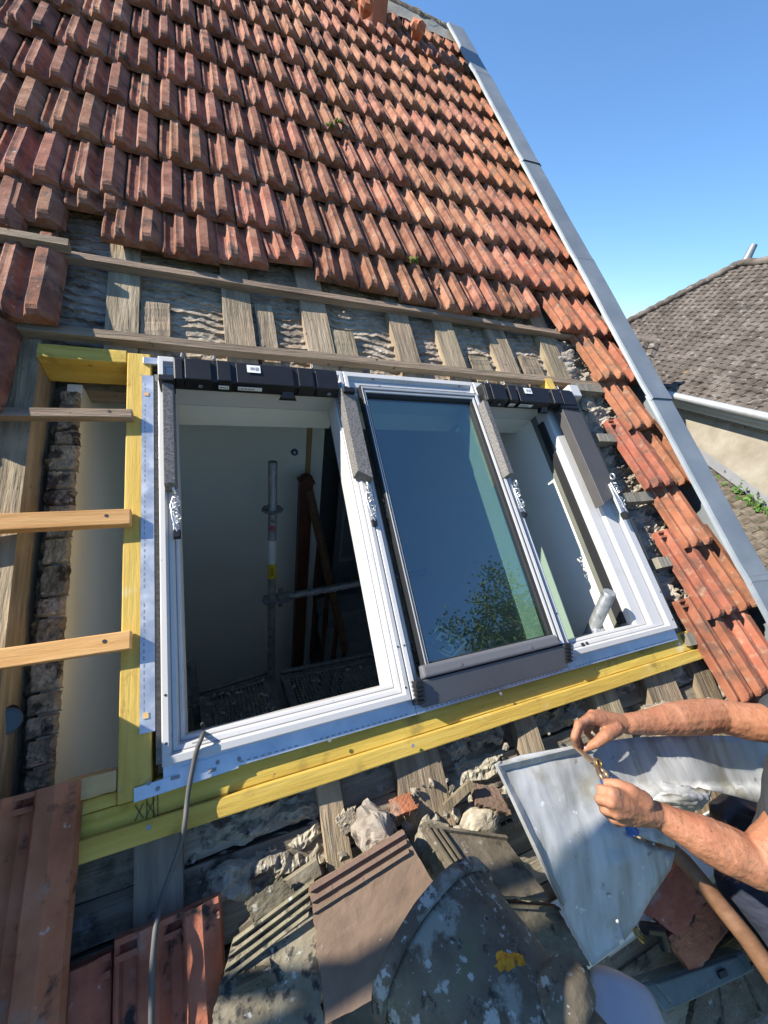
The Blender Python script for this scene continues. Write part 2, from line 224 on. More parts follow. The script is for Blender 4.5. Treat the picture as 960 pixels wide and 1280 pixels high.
# ------------------------------------------------------------------ mesh helpers
class MB:
    def __init__(s): s.v = []; s.f = []; s.sm = []
    def add(s, vs, fs, smooth=False):
        o = len(s.v); s.v += [Vector(p) for p in vs]; s.f += [tuple(i+o for i in f) for f in fs]; s.sm += [smooth]*len(fs); return s
    def hexa(s, p):     # 8 points: bottom 4 (ccw), top 4
        return s.add(p, [(3,2,1,0), (4,5,6,7), (0,1,5,4), (1,2,6,5), (2,3,7,6), (3,0,4,7)])
    def box(s, x0, x1, y0, y1, z0, z1):
        return s.hexa([(x0,y0,z0),(x1,y0,z0),(x1,y1,z0),(x0,y1,z0),(x0,y0,z1),(x1,y0,z1),(x1,y1,z1),(x0,y1,z1)])
    def slab(s, q, t, d=None):   # quad top q (4 points, ccw seen from outside), thickness t
        q = [Vector(p) for p in q]
        n = (q[1]-q[0]).cross(q[3]-q[0]).normalized() if d is None else Vector(d).normalized()
        return s.hexa([p-n*t for p in q]+q)
    def beam(s, a, b, wdt, h, up=(0,0,1)):
        a, b = Vector(a), Vector(b); d = (b-a).normalized(); x = d.cross(Vector(up)).normalized(); z = x.cross(d).normalized()
        x *= wdt/2; z *= h/2
        return s.hexa([a-x-z, a+x-z, b+x-z, b-x-z, a-x+z, a+x+z, b+x+z, b-x+z])
    def tube(s, pts, r, seg=10, caps=True, flatn=None):
        pts = [Vector(p) for p in pts]; n = len(pts)
        rs = r if isinstance(r, (list, tuple)) else [r]*n
        ref = None; vs = []; fs = []
        for i, p in enumerate(pts):
            d = (pts[min(i+1, n-1)]-pts[max(i-1, 0)]).normalized()
            if ref is None:
                ref = d.orthogonal().normalized()
            ref = (ref - d*ref.dot(d)).normalized(); bi = d.cross(ref)
            for k in range(seg):
                a = 2*math.pi*k/seg; vs.append(p + (ref*math.cos(a)+bi*math.sin(a))*rs[i])
        for i in range(n-1):
            for k in range(seg):
                fs.append((i*seg+k, i*seg+(k+1) % seg, (i+1)*seg+(k+1) % seg, (i+1)*seg+k))
        s.add(vs, fs, True)
        if caps:
            s.add(vs[:seg], [tuple(reversed(range(seg)))]); s.add(vs[-seg:], [tuple(range(seg))])
        return s
    def grid(s, nu, nv, fn, smooth=True):
        vs = [fn(i/nu, j/nv) for j in range(nv+1) for i in range(nu+1)]
        fs = [(j*(nu+1)+i, j*(nu+1)+i+1, (j+1)*(nu+1)+i+1, (j+1)*(nu+1)+i) for j in range(nv) for i in range(nu)]
        return s.add(vs, fs, smooth)
    def ball(s, c, r, seg=10, rings=6, scale=(1,1,1), jit=0.0, rot=None, seed=0):
        c = Vector(c); vs = []; fs = []; q = random.Random(seed)
        for j in range(rings+1):
            ph = math.pi*j/rings
            for i in range(seg):
                a = 2*math.pi*i/seg
                d = Vector((math.sin(ph)*math.cos(a)*scale[0], math.sin(ph)*math.sin(a)*scale[1], math.cos(ph)*scale[2]))
                if jit: d *= 1+jit*noise.noise(d*1.7+Vector((seed*3.1, seed*1.7, 0)))
                if rot: d = rot @ d
                vs.append(c+d*r)
        for j in range(rings):
            for i in range(seg):
                fs.append((j*seg+i, (j+1)*seg+i, (j+1)*seg+(i+1) % seg, j*seg+(i+1) % seg))
        return s.add(vs, fs, jit == 0)
    def rock(s, c, r, scale, seed, rot=None, seg=26, rings=16):
        vs = []; fs = []; c = Vector(c)
        for j in range(rings+1):
            for i in range(seg):
                ph, a = math.pi*j/rings, 2*math.pi*i/seg; d = Vector((math.sin(ph)*math.cos(a), math.sin(ph)*math.sin(a), math.cos(ph)))
                k = 1+.42*noise.noise(d*1.1+Vector((seed*3.1, 0, seed)))+.16*noise.noise(d*3.1+Vector((0, seed, 2)))+.07*noise.noise(d*8+Vector((seed, 2, 2)))+.03*noise.noise(d*19)
                d = Vector((d.x*scale[0], d.y*scale[1], d.z*scale[2]))*k*r; vs.append(c+(rot @ d if rot else d))
        for j in range(rings):
            for i in range(seg): fs.append((j*seg+i, (j+1)*seg+i, (j+1)*seg+(i+1) % seg, j*seg+(i+1) % seg))
        return s.add(vs, fs, False)
    def torus(s, c, ax, Rr, r, seg=16, k=7):
        ax = Vector(ax).normalized(); e = ax.orthogonal().normalized(); g = ax.cross(e); c = Vector(c); vs = []; fs = []
        for i in range(seg):
            a = 2*math.pi*i/seg; o = e*math.cos(a)+g*math.sin(a)
            for j in range(k):
                b = 2*math.pi*j/k; vs.append(c+o*(Rr+r*math.cos(b))+ax*r*math.sin(b))
        for i in range(seg):
            for j in range(k):
                fs.append((i*k+j, ((i+1) % seg)*k+j, ((i+1) % seg)*k+(j+1) % k, i*k+(j+1) % k))
        return s.add(vs, fs, True)
    def disc(s, c, ax, r, h, seg=16):
        ax = Vector(ax).normalized(); return s.tube([Vector(c), Vector(c)+ax*h], r, seg)
    def sweep_rect(s, x0, x1, y0, y1, prof):  # prof: (left, right, bottom, top insets, z)
        vs = []; fs = []
        for (l, r_, b, t, z) in prof:
            vs += [(x0+l, y0+b, z), (x1-r_, y0+b, z), (x1-r_, y1-t, z), (x0+l, y1-t, z)]
        for i in range(len(prof)-1):
            for k in range(4):
                fs.append((i*4+k, i*4+(k+1) % 4, (i+1)*4+(k+1) % 4, (i+1)*4+k))
        return s.add(vs, fs)
    def panel(s, poly, fn, step, smooth=True):  # polygon outline filled by a fine constrained mesh, each point mapped by fn
        pts = [Vector(p) for p in poly]; out = []
        for i, a in enumerate(pts):
            b = pts[(i+1) % len(pts)]; k = max(1, int((b-a).length/step))
            out += [a.lerp(b, j/k) for j in range(k)]
        nb = len(out); edges = [(i, (i+1) % nb) for i in range(nb)]
        xs = [p.x for p in out]; ys = [p.y for p in out]; vv = list(out)
        def inside(x, y):
            c = False; j = nb-1
            for i in range(nb):
                if (out[i].y > y) != (out[j].y > y) and x < (out[j].x-out[i].x)*(y-out[i].y)/(out[j].y-out[i].y)+out[i].x: c = not c
                j = i
            return c
        x = min(xs)+step/2; row = 0
        while x < max(xs):
            y = min(ys)+step*(.5 if row % 2 else .25)
            while y < max(ys):
                if inside(x, y) and min((p.x-x)**2+(p.y-y)**2 for p in out) > (step*.45)**2: vv.append(Vector((x, y)))
                y += step
            x += step*.87; row += 1
        r_ = geometry.delaunay_2d_cdt([Vector((p.x, p.y)) for p in vv], edges, [tuple(range(nb))], 1, 1e-6)
        return s.add([fn(p.x, p.y) for p in r_[0]], [tuple(f) for f in r_[2]], smooth)
    def text(s, body, origin, xdir, ydir, size, ext=.0004):
        cu = bpy.data.curves.new('lettering', 'FONT'); cu.body = body; cu.size = size; cu.align_x = 'CENTER'; cu.align_y = 'CENTER'; cu.extrude = ext; cu.resolution_u = 2
        o = bpy.data.objects.new('lettering', cu); C.objects.link(o)
        me = o.evaluated_get(bpy.context.evaluated_depsgraph_get()).to_mesh()
        xd, yd = Vector(xdir).normalized(), Vector(ydir).normalized(); zd = xd.cross(yd)
        s.add([Vector(origin)+xd*v.co.x+yd*v.co.y+zd*v.co.z for v in me.vertices], [tuple(p.vertices) for p in me.polygons])
        bpy.data.objects.remove(o); bpy.data.curves.remove(cu); return s

ORG = {}
def place(o, origin, frame):
    if frame == 'R':
        o.location = r2w(origin)+Vector((0, 0, Z0)); o.rotation_euler = (TH, 0, 0)
    else:
        o.location = Vector(origin)+Vector((0, 0, Z0))
    ORG[o.name] = Vector(origin)
def tag(o, label, cat, group=None, kind=None):
    if label: o['label'] = label
    if cat: o['category'] = cat
    if group: o['group'] = group
    if kind: o['kind'] = kind
    return o
def thing(name, label, cat, origin=(0,0,0), frame='R', group=None):
    o = bpy.data.objects.new(name, None); o.empty_display_size = .1; C.objects.link(o); place(o, origin, frame)
    return tag(o, label, cat, group)
def mesh_obj(name, mb, mat, off=Vector(), bevel=0.0, fix=False):
    me = bpy.data.meshes.new(name); me.from_pydata([tuple(p-off) for p in mb.v], [], mb.f)
    for p, q in zip(me.polygons, mb.sm): p.use_smooth = q
    if fix:
        b = bmesh.new(); b.from_mesh(me); bmesh.ops.remove_doubles(b, verts=b.verts, dist=1e-5); bmesh.ops.recalc_face_normals(b, faces=b.faces); b.to_mesh(me); b.free()
    me.materials.append(MT[mat] if isinstance(mat, str) else mat)
    o = bpy.data.objects.new(name, me); C.objects.link(o)
    if bevel:
        md = o.modifiers.new('bevel', 'BEVEL'); md.width = bevel; md.segments = 2; md.limit_method = 'ANGLE'; md.angle_limit = R(40)
    return o
def part(name, mb, mat, parent, label=None, bevel=0.0, kind=None, fix=False):
    off = ORG[parent.name]; o = mesh_obj(name, mb, mat, off, bevel, fix); o.parent = parent; ORG[o.name] = off
    if label: o['label'] = label
    if kind: o['kind'] = kind
    return o
def solo(name, label, cat, mb, mat, frame='R', bevel=0.0, group=None, kind=None, fix=False):
    c = Vector(); 
    for p in mb.v: c += p
    c /= max(1, len(mb.v)); c = Vector((c.x, c.y, min(p.z for p in mb.v)))
    o = mesh_obj(name, mb, mat, c, bevel, fix); place(o, c, frame); return tag(o, label, cat, group, kind)
def nz(x, y, z=0.0): return noise.noise(Vector((x, y, z)))
def fbm(x, y, z=0.0, o=4):
    a = 0; k = 1.0; 
    for i in range(o): a += nz(x, y, z+i*7.3)*k; x *= 2.1; y *= 2.1; k *= .52
    return a
def rough_box(x0, x1, y0, y1, z0, z1, seed, amp=.004, nx=2, ny=14, along='y'):   # hewn timber: a box with wavy long edges
    mb = MB(); st = ny
    ring = []
    for j in range(st+1):
        f = j/st
        w_ = lambda k: amp*(fbm(f*4.5+seed*3.7, k*5.1, seed)*1.3)
        c = [(x0+w_(0), z0), (x1+w_(1), z0), (x1+w_(1)*.8, z1+w_(2)), (x0+w_(0)*.8, z1+w_(3))]
        if along == 'y': ring += [(a, y0+(y1-y0)*f, b) for a, b in c]
        else: ring += [(y0+(y1-y0)*f, a, b) for a, b in c]
    fs = []
    for j in range(st):
        for k in range(4):
            q = (j*4+k, j*4+(k+1) % 4, (j+1)*4+(k+1) % 4, (j+1)*4+k); fs.append(q if along != 'y' else q[::-1])
    fs.append((0,1,2,3)); fs.append(tuple(st*4+k for k in (3,2,1,0)))
    mb.add(ring, fs); return mb

# ------------------------------------------------------------------ ground
g = MB(); g.grid(24, 24, lambda a, b: ((a-.5)*1800, (b-.5)*1800, -Z0))
o = solo('ground', None, None, g, 'grass', 'W'); o['kind'] = 'structure'

# ------------------------------------------------------------------ the roof
roof = thing('house_roof', 'steep house roof of red ribbed clay tiles, stripped of tiles around the three new windows', 'roof')
PROF = [(0,-.020),(.0,.007),(.004,.012),(.010,.012),(.015,.004),(.036,.003),(.043,.028),(.047,.032),(.056,.030),(.064,.030),(.072,.032),(.077,.029),(.095,.004),(.113,.003),(.122,.029),(.126,.034),(.155,.034),(.161,.030),(.186,.006),(.190,-.020)]
def tile_mesh(seed, mat, ln=.40):
    q = random.Random(seed); mb = MB(); n = len(PROF); rows = []
    ys = [(.005, 'b'), (0.0, 'f'), (.010, 'g'), (.022, 'c'), (.06, 'm'), (.11, 'm'), (.16, 'm'), (.21, 'm'), (.26, 'm'), (.31, 'm'), (ln, 'm'), (ln, 'b')]
    chip = [q.random() for _ in range(4)]
    for j, (y, k) in enumerate(ys):
        for i, (x, z) in enumerate(PROF):
            jz = fbm(x*40+seed*9.1, y*26, seed)*.0014; jx = fbm(x*30, y*30+seed*3.3, 4)*.0013
            if k == 'b': zz = -.020
            elif k == 'f':
                zz = z*.62-.004 if z > -.015 else z
                jx *= 2
            elif k == 'g': zz = z*.86-.001 if z > -.015 else z
            else: zz = z
            yy = y
            if k in 'fgc':
                yy += fbm(x*60, seed*5.7, 9)*.0035
                if .03 < x < .08 and chip[0] < .45: yy += .010*max(0, nz(x*70, seed))
                if x > .12 and chip[1] < .5: yy += .022*max(0, nz(x*80, seed+3))
            rows.append((x+jx, yy, zz+(jz if k != 'b' else 0)))
    fs = []
    for j in range(len(ys)-1):
        for i in range(n-1):
            fs.append((j*n+i, j*n+i+1, (j+1)*n+i+1, (j+1)*n+i))
    mb.add(rows, fs)
    mb.add([rows[i] for i in range(n)], [tuple(reversed(range(n)))]) if 0 else None
    for yb in (ln-.034, ln-.010):                        # the interlocking ledges across the head
        mb.box(.004, .186, yb, yb+.010, .0, .019)
    me = bpy.data.meshes.new('roof_tile'); me.from_pydata([tuple(p) for p in mb.v], [], mb.f); me.materials.append(MT[mat]); return me
TM = {k: [tile_mesh(i+1+10*a, k) for i in range(8)] for a, k in enumerate(('tile', 'tile_new', 'tile_dusty'))}
TILT = math.atan2(.040, .312)
tiles = []
def add_tile(u, v, n=.050, mat='tile', rz=0.0, rx=0.0, ry=0.0, parent=roof, name='roof_tile'):
    o = bpy.data.objects.new(name, rnd.choice(TM[mat])); C.objects.link(o); o.parent = parent
    o.location = Vector((u, v, n))-ORG[parent.name]
    o.rotation_euler = (-TILT+rx+rnd.uniform(-.007, .007), ry+rnd.uniform(-.008, .008), rz+rnd.uniform(-.009, .009))
    tiles.append(o); return o
PIT = .1915
U_END = 2.13
for k in range(0, 10):
    v = 1.757+.312*k; off = (.345 if k % 2 == 0 else .262) % PIT
    i = -14
    while True:
        u = off+i*PIT; i += 1
        if u > U_END-.03: break
        if u < -1.75: continue
        newer = u > 1.80+.12*nz(k*3.1, 4) or (u > 1.2 and rnd.random() < .05)
        add_tile(u+rnd.uniform(-.002, .002), v+rnd.uniform(-.005, .005), mat='tile_new' if newer else 'tile')
# the pushed-up, irregular lowest course above the stripped strip
low = [(-1.46, 1.46, 0), (-1.27, 1.455, 0), (-1.08, 1.46, 0), (-.89, 1.455, 0), (-.70, 1.50, .01), (-.510-.09, 1.575, .0), (-.505+.09, 1.69, .02), (-.303, 1.555, -.02), (-.115, 1.525, 0), (.072, 1.545, .02), (.262, 1.60, .09),
       (.452, 1.545, -.06), (.645, 1.525, .0), (.836, 1.495, .03), (1.03, 1.475, 0), (1.22, 1.51, .01), (1.412, 1.53, -.01), (1.60-.09, 1.56, .02)]
for (u, v, rz) in low: add_tile(u, v, n=.030+rnd.uniform(-.004, .004), rz=rz, rx=.03, mat='tile')
for k, v, u0 in ((-1, 1.448, 1.775), (-2, 1.125, 1.885), (-3, .825, 1.925), (-4, .50, 1.84), (-5, .20, 1.90), (-6, -.105, 1.815), (-7, -.40, 1.74), (-8, -.72, 1.83), (-9, -1.04, 1.745)):     # strip left along the gable
    for i in range(3):
        u = u0+i*PIT+rnd.uniform(-.004, .004)
        if u > U_END-.04: continue
        add_tile(u, v+rnd.uniform(-.006, .006), n=.047, mat='tile_new')
    # the torn edge tile shows its pale interlocking lip
for (u, v, n, mt, rz) in ((-.586, 1.125, .047, 'tile', .01), (-.777, 1.128, .047, 'tile', 0), (-.681, .81, .047, 'tile', .0), (-.872, .82, .047, 'tile', 0), (-.968, 1.128, .047, 'tile', 0),
        (-.474, -.485, .055, 'tile_dusty', .0), (-.665, -.485, .05, 'tile_dusty', 0), (-.856, -.485, .05, 'tile_dusty', 0),
        (-.212, -.775, .035, 'tile_dusty', .02), (-.405, -.795, .03, 'tile_dusty', .01), (-.60, -.795, .03, 'tile_dusty', .0)):
    add_tile(u, v, n, mt, rz)
for j, v in enumerate((.50, .19, -.12)):
    for i in range(4): add_tile(-.98-.19*i+(.09 if j % 2 else 0), v, .047, 'tile')
# ridge: half round tiles bedded in mortar
for i in range(10):
    u = -1.75+i*.395; mb = MB()
    def rg(a, b, u=u):
        an = math.pi*(1-a); rr = .085+.012*(b > .9)
        return (u+.40*b, 4.90+math.cos(an)*rr, .035+math.sin(an)*rr*.8)
    mb.grid(8, 6, rg); part('ridge_tile', mb, 'ridge_cap', roof)
mb = MB(); mb.grid(60, 3, lambda a, b: (-1.75+3.93*a, 4.74+.10*b, .06+.03*b+.012*nz(a*40, b*3))); part('ridge_mortar', mb, 'mortar', roof)
for (px, py) in ((522, 36), (458, 8)):
    q = P(px, py, .17); mb = MB(); mb.ball(q, .055, 9, 6, (1, 1, 1), .5, seed=px); part('mortar_lump', mb, 'terracotta', roof)
# gable flashing: folded zinc lengths lapped one over another
cuts = [4.86, 4.09, 2.945, 1.98, .955, -.0, -1.3]
for i in range(len(cuts)-1):
    v1, v0 = cuts[i]+.03, cuts[i+1]; mb = MB(); up = .003*(i % 2)
    wv = lambda v: .003*nz(v*3.1, 2.2)
    def fl(a, b, v0=v0, v1=v1, up=up):
        v = v0+(v1-v0)*b
        pr = [(2.064, .100), (2.067, .112), (2.073, .118), (2.213, .124), (2.228, .118), (2.234, .10), (2.234, -.09)]
        q = pr[round(a*6)]; return (q[0]+wv(v), v+(.02*nz(a*9, v0) if b in (0, 1) else 0), q[1]+up+(.004 if b == 0 else 0)+wv(v+9))
    mb.grid(6, 12, fl, False); o = part('gable_flashing', mb, 'zinc_flash', roof); s = o.modifiers.new('thickness', 'SOLIDIFY'); s.thickness = .0015; s.offset = 1
# rafters
RAF = [(-.29, -.197), (.077, .181), (.381, .486), (.772, .874), (1.008, 1.112), (1.315, 1.428), (1.655, 1.775)]
for i, (a, b) in enumerate(RAF):
    part('rafter', rough_box(a, b, 1.06, 4.85, -.13, -.022, i+1, .006), 'old_wood_v', roof, fix=True)
part('rafter', rough_box(-.535, -.448, -1.9, 4.85, -.16, -.022, 21, .008, ny=40), 'old_wood_v', roof, fix=True)
for u in (-.92, -1.35): part('rafter', rough_box(u, u+.1, -1.9, 4.85, -.16, -.022, 31+u, .006), 'old_wood_v', roof, fix=True)
for i, (a, b, t) in enumerate(((-.193, -.103, 1.345), (.196, .263, 1.415), (.492, .588, 1.322), (1.165, 1.275, 1.272), (1.478, 1.598, 1.305))):
    part('rafter_stub', rough_box(a, b, 1.06, t, -.12, -.03-.006*(i % 2), 41+i, .004), 'old_wood_v', roof, fix=True)
LOWR = [(-.197, -.105), (.198, .262), (.415, .548), (.82, .90), (1.165, 1.268), (1.42, 1.585), (1.70, 1.80)]
for i, (a, b) in enumerate(LOWR):
    part('rafter', rough_box(a, b, -1.9, -.16, -.15, -.028, 51+i, .008, ny=20), 'grey_wood_v' if i == 0 else 'old_wood_v', roof, fix=True)
# the long old rafter beside the right-hand window
part('rafter', rough_box(1.66, 1.765, -.2, 1.06, -.13, -.045, 71, .010, ny=30), 'old_wood_v', roof, fix=True)
# battens across the stripped strip
def batten(pl, pr, n0, n1, hw, mat, seed, par=roof, lab=None):
    a, b = P(*pl, n1), P(*pr, n1); mb = MB(); st = 24; vs = []; fs = []
    for j in range(st+1):
        f = j/st; c = a.lerp(b, f); wv = .0025*fbm(f*6, seed*3.1, 2)
        vs += [(c.x, c.y-hw+wv, n0), (c.x, c.y+hw+wv, n0), (c.x, c.y+hw+wv*1.5, n1+wv), (c.x, c.y-hw+wv*.6, n1+wv*.7)]
    for j in range(st):
        for k in range(4): fs.append((j*4+k, j*4+(k+1) % 4, (j+1)*4+(k+1) % 4, (j+1)*4+k))
    fs += [(3,2,1,0), tuple(st*4+k for k in range(4))]
    mb.add(vs, fs); return part('batten', mb, mat, par, lab, fix=True)
batten((70, 314), (716, 418), -.020, .012, .014, 'old_wood_u', 1)
batten((-40, 400), (760, 481), -.020, .012, .016, 'old_wood_u', 2)
for v in (1.79, 2.09): 
    mb = MB(); mb.box(-1.7, 2.05, v, v+.03, -.02, .008); part('batten', mb, 'old_wood_u', roof)
mb = MB(); mb.box(-.62, -.385, 1.455, 1.485, .02, .052); part('batten', mb, 'old_wood_u', roof)
for (u0, u1, v) in ((1.72, 1.97, .765), (1.70, 1.93, .445), (1.74, 1.95, .135), (1.70, 1.90, -.18), (1.70, 1.95, -.46), (1.70, 1.93, 1.07)):
    part('batten', rough_box(v, v+.045, u0, u1, -.035, .012, v*9, .003, ny=4, along='x'), 'grey_wood_v', roof, fix=True)
# lath and oozed plaster between the rafters over the windows
edges = [(-.46, -.285), (-.202, .082), (.176, .386), (.481, .777), (.869, 1.013), (1.107, 1.32), (1.423, 1.66)]
for bi, (a, b) in enumerate(edges):
    nu_, nv_ = max(10, int((b-a)/.0065)), 190
    def ooze(s, t, a=a, b=b, bi=bi):
        u = a+(b-a)*s; v = 1.05+.74*t
        ph = v/.034+.75*fbm(u*5.5+bi*13, v*2.2, 1)+.35*fbm(u*17, v*6, bi)
        k = ph-math.floor(ph)
        lip = (1-k)**1.6 if k > .1 else k/.1
        amp = .017*(.55+.75*fbm(u*9, math.floor(ph)*3.7, bi+.3, 2))
        return (u, v-.007*lip, -.056+max(.0, amp)*lip+.004*fbm(u*40, v*55, 3, 2))
    mb = MB(); mb.grid(nu_, nv_, ooze, False); part('lath_plaster', mb, 'plaster', roof)
# sheathing boards and mortar clumps below the yellow sill
bv = [-.155-.083*i for i in range(14)]
for bi, (a, b) in enumerate([(-.45, -.19), (-.11, .205), (.255, .42), (.54, .825), (.895, 1.17), (1.26, 1.425), (1.58, 1.71), (1.79, 2.2)]):
    for i, v in enumerate(bv[:13]):
        dv = .010*nz(i*2.7, bi*3.3); sk = .012*nz(i, bi*7.7)
        top = -.062+.012*nz(i*5.1, bi*1.9)
        mb = MB(); st = 8; vs = []; fs = []
        for j in range(st+1):
            f = j/st; x = a+(b-a)*f; wv = .003*fbm(x*12, i*4.4+bi)
            y0, y1 = v-.076+dv+sk*f+wv, v+dv+sk*f+wv*.6
            vs += [(x, y0, top-.022), (x, y1, top-.022), (x, y1, top+wv), (x, y0, top-wv)]
        for j in range(st):
            for k in range(4): fs.append((j*4+k, j*4+(k+1) % 4, (j+1)*4+(k+1) % 4, (j+1)*4+k))
        fs += [(3,2,1,0), tuple(st*4+k for k in range(4))]
        mb.add(vs, fs); part('sheathing_board', mb, 'board', roof, fix=True)
def clump(u0, u1, v0, v1, h, seed, parent=roof, mat='clump', name='mortar_clump', base=-.060):
    def fn(s, t):
        u = u0+(u1-u0)*s; v = v0+(v1-v0)*t
        ed = min(s, 1-s, t, 1-t)*2
        hh = fbm(u*14+seed*5, v*26, seed)*.6+.65*min(1, ed*2.2)-.38+.25*fbm(u*50, v*60, seed)
        return (u+.01*nz(v*30, seed), v+.012*nz(u*24, seed*2), base+max(-.03, min(1.0, hh)*h))
    mb = MB(); mb.grid(max(8, int((u1-u0)/.006)), max(6, int((v1-v0)/.006)), fn, False); return part(name, mb, mat, parent)
for i, c in enumerate([(-.11, .205, -.25, -.165, .03), (-.11, .205, -.315, -.225, .045), (-.11, .21, -.42, -.325, .05), (.12, .2, -.47, -.36, .06), (.26, .42, -.26, -.17, .04), (.545, .825, -.23, -.16, .03), (.545, .825, -.31, -.22, .04), (.55, .8, -.38, -.30, .03), (.895, 1.165, -.235, -.16, .03), (.895, 1.165, -.31, -.23, .045), (1.26, 1.42, -.3, -.17, .05), (1.58, 1.72, -.33, -.18, .05)]):
    clump(*c, seed=i+2)
# masonry and mortar exposed between the right window and the gable tiles
clump(1.765, 2.07, -1.2, .62, .05, 31, mat='rubble', name='gable_mortar', base=-.06)
clump(1.765, 2.07, .60, 1.62, .06, 32, mat='rubble', name='gable_mortar', base=-.055)
for i in range(9):
    u, v = 1.70+.1*rnd.random(), 1.02+.055*i; mb = MB(); mb.rock((u+.06, v, -.045), .034+.022*rnd.random(), (1.2, .8, .55), i+60); part('rubble_stone', mb, 'rubble', roof)
# mud and brick infill at the left edge of the opening
clump(-.45, -.40, -.12, 1.03, .055, 41, mat='mud', name='mud_infill', base=-.145)
v = -.125; i = 0
while v < .99:
    hgt = rnd.choice((.05, .06, .075, .09)); u1 = -.366+.010*nz(v*6, 3); u0 = -.428+.012*nz(v*5, 8)
    def fn(s, t, v=v, hgt=hgt, u0=u0, u1=u1, i=i):
        u = u0+(u1-u0)*s; vv = v+(hgt-.004)*t; ed = min(t, 1-t)*hgt; es = min(s, 1-s)*(u1-u0)
        return (u+.004*nz(vv*60, i), vv+.003*nz(u*50, i*3.3), -.106+.007*nz(i*9.1, 3)-.010*max(0, 1-ed/.004)-.012*max(0, 1-es/.005)+.0045*fbm(u*45, vv*45, i, 4)+.003*fbm(u*150, vv*150, i, 2))
    mb = MB(); mb.grid(16, max(8, int(hgt/.004)), fn, False); part('infill_block', mb, 'infill_brick', roof); v += hgt; i += 1
# ceiling side and shell of the roof round the opening
for (a, b, c, d) in ((-2.3, 2.2, 1.05, 4.9), (-2.3, -.42, -1.95, 1.05), (1.66, 2.2, -1.95, 1.05), (-.42, 1.66, -1.95, -.17)):
    mb = MB(); mb.box(a, b, c, d, -.23, -.165); part('roof_decking', mb, 'board', roof)
mb = MB(); yb = r2w((0, 4.93, 0)); mb.hexa([(p.x, p.y, p.z) for p in [w2r(q) for q in ((-2.3, yb.y, yb.z-.25), (2.2, yb.y, yb.z-.25), (2.2, yb.y+3.6, yb.z-3.7), (-2.3, yb.y+3.6, yb.z-3.7), (-2.3, yb.y, yb.z-.05), (2.2, yb.y, yb.z-.05), (2.2, yb.y+3.7, yb.z-3.6), (-2.3, yb.y+3.7, yb.z-3.6))]]); part('rear_slope', mb, 'tile', roof)

# house walls under the roof
hw = thing('house_wall', 'rendered house walls below the tiled roof and its gable', 'wall', (0,0,0), 'W')
ev = r2w((0, -1.9, -.25)); rv = r2w((0, 4.9, -.2))
for x in (1.95, -2.3):
    mb = MB(); x1 = x+.22 if x > 0 else x+.15
    pl = [(ev.y, -Z0), (rv.y*2-ev.y, -Z0), (rv.y*2-ev.y, ev.z), (rv.y, rv.z), (ev.y, ev.z)]
    mb.add([(x, a, b) for a, b in pl]+[(x1, a, b) for a, b in pl], [(4,3,2,1,0), (5,6,7,8,9)]+[(i, (i+1) % 5, 5+(i+1) % 5, 5+i) for i in range(5)]); part('gable_wall', mb, 'nb_wall', hw, fix=True)
mb = MB(); mb.box(-2.15, 1.95, ev.y, ev.y+.3, -Z0, ev.z-.1); part('front_wall', mb, 'nb_wall', hw)
mb = MB(); mb.box(-2.15, 1.95, rv.y*2-ev.y-.3, rv.y*2-ev.y, -Z0, ev.z-.1); part('rear_wall', mb, 'nb_wall', hw)

# ------------------------------------------------------------------ new timber framing of the opening
fr = thing('timber_framing', 'yellow treated timber framing nailed round the window opening, with battens at its left', 'framing', (-.2, .4, 0))
def tb(name, x0, x1, y0, y1, z0, z1, mat, seed, along, lab=None, bev=.003):
    mb = rough_box(x0, x1, y0, y1, z0, z1, seed, .0012, ny=20, along=along)
    return part(name, mb, mat, fr, lab, bevel=bev, fix=True)
tb('jamb_beam', -.222, -.158, -.155, 1.075, -.10, .002, 'yellow_v', 3, 'y')
tb('head_beam', 1.035, 1.085, -.452, -.224, -.11, -.001, 'yellow_u', 4, 'x')
tb('sill_beam', -.198, -.128, -.156, 1.785, -.11, -.012, 'yellow_u', 5, 'x')
tb('sill_beam', -.199, -.1565, -.335, -.157, -.11, -.0125, 'yellow_u', 15, 'x')
tb('packing_board', -.1555, -.1295, -.335, -.224, -.11, -.010, 'yellow_u', 16, 'x')
tb('sill_ledge', -.238, -.1985, -.335, 1.785, -.02, .002, 'yellow_u', 6, 'x', 'bright yellow batten along the lower edge of the framing')
tb('bottom_board', -.128, -.088, -.335, -.224, -.09, .0, 'pine_u', 7, 'x', 'short plain pine board at the lower left corner')
part('packing_block', rough_box(1.653, 1.695, 1.0, 1.075, -.06, .03, 9, .001, ny=3), 'yellow_v', fr, fix=True)
part('packing_block', rough_box(1.53, 1.575, 1.052, 1.125, -.06, .015, 10, .001, ny=3), 'yellow_v', fr, fix=True)
def fbat(pl, pr, hw, mat, seed, lab):
    a, b = P(*pl, .03), P(*pr, .03); mb = MB(); a = a+(a-b).normalized()*.5
    mb.slab([a+Vector((0, -hw, 0)), b+Vector((0, -hw, 0)), b+Vector((0, hw, 0)), a+Vector((0, hw, 0))], .026, (0, 0, 1))
    o = part('batten', mb, mat, fr, lab, bevel=.002)
    for f in (.93,):
        c = a.lerp(b, f); k = MB(); k.disc(c+Vector((0, .004, -.001)), (0, 0, 1), .0045, .002, 8); part('nail', k, 'ink', o)
fbat((0, 514), (165, 516), .014, 'old_wood_u', 1, 'old grey weathered batten at the top left')
fbat((0, 652), (163, 645), .022, 'new_batten', 2, 'fresh orange pine batten in the middle left')
fbat((0, 823), (163, 799), .021, 'new_batten', 3, 'fresh orange pine batten at the lower left')
mb = MB()                                                     # carpenter's pencil crosses on the sill
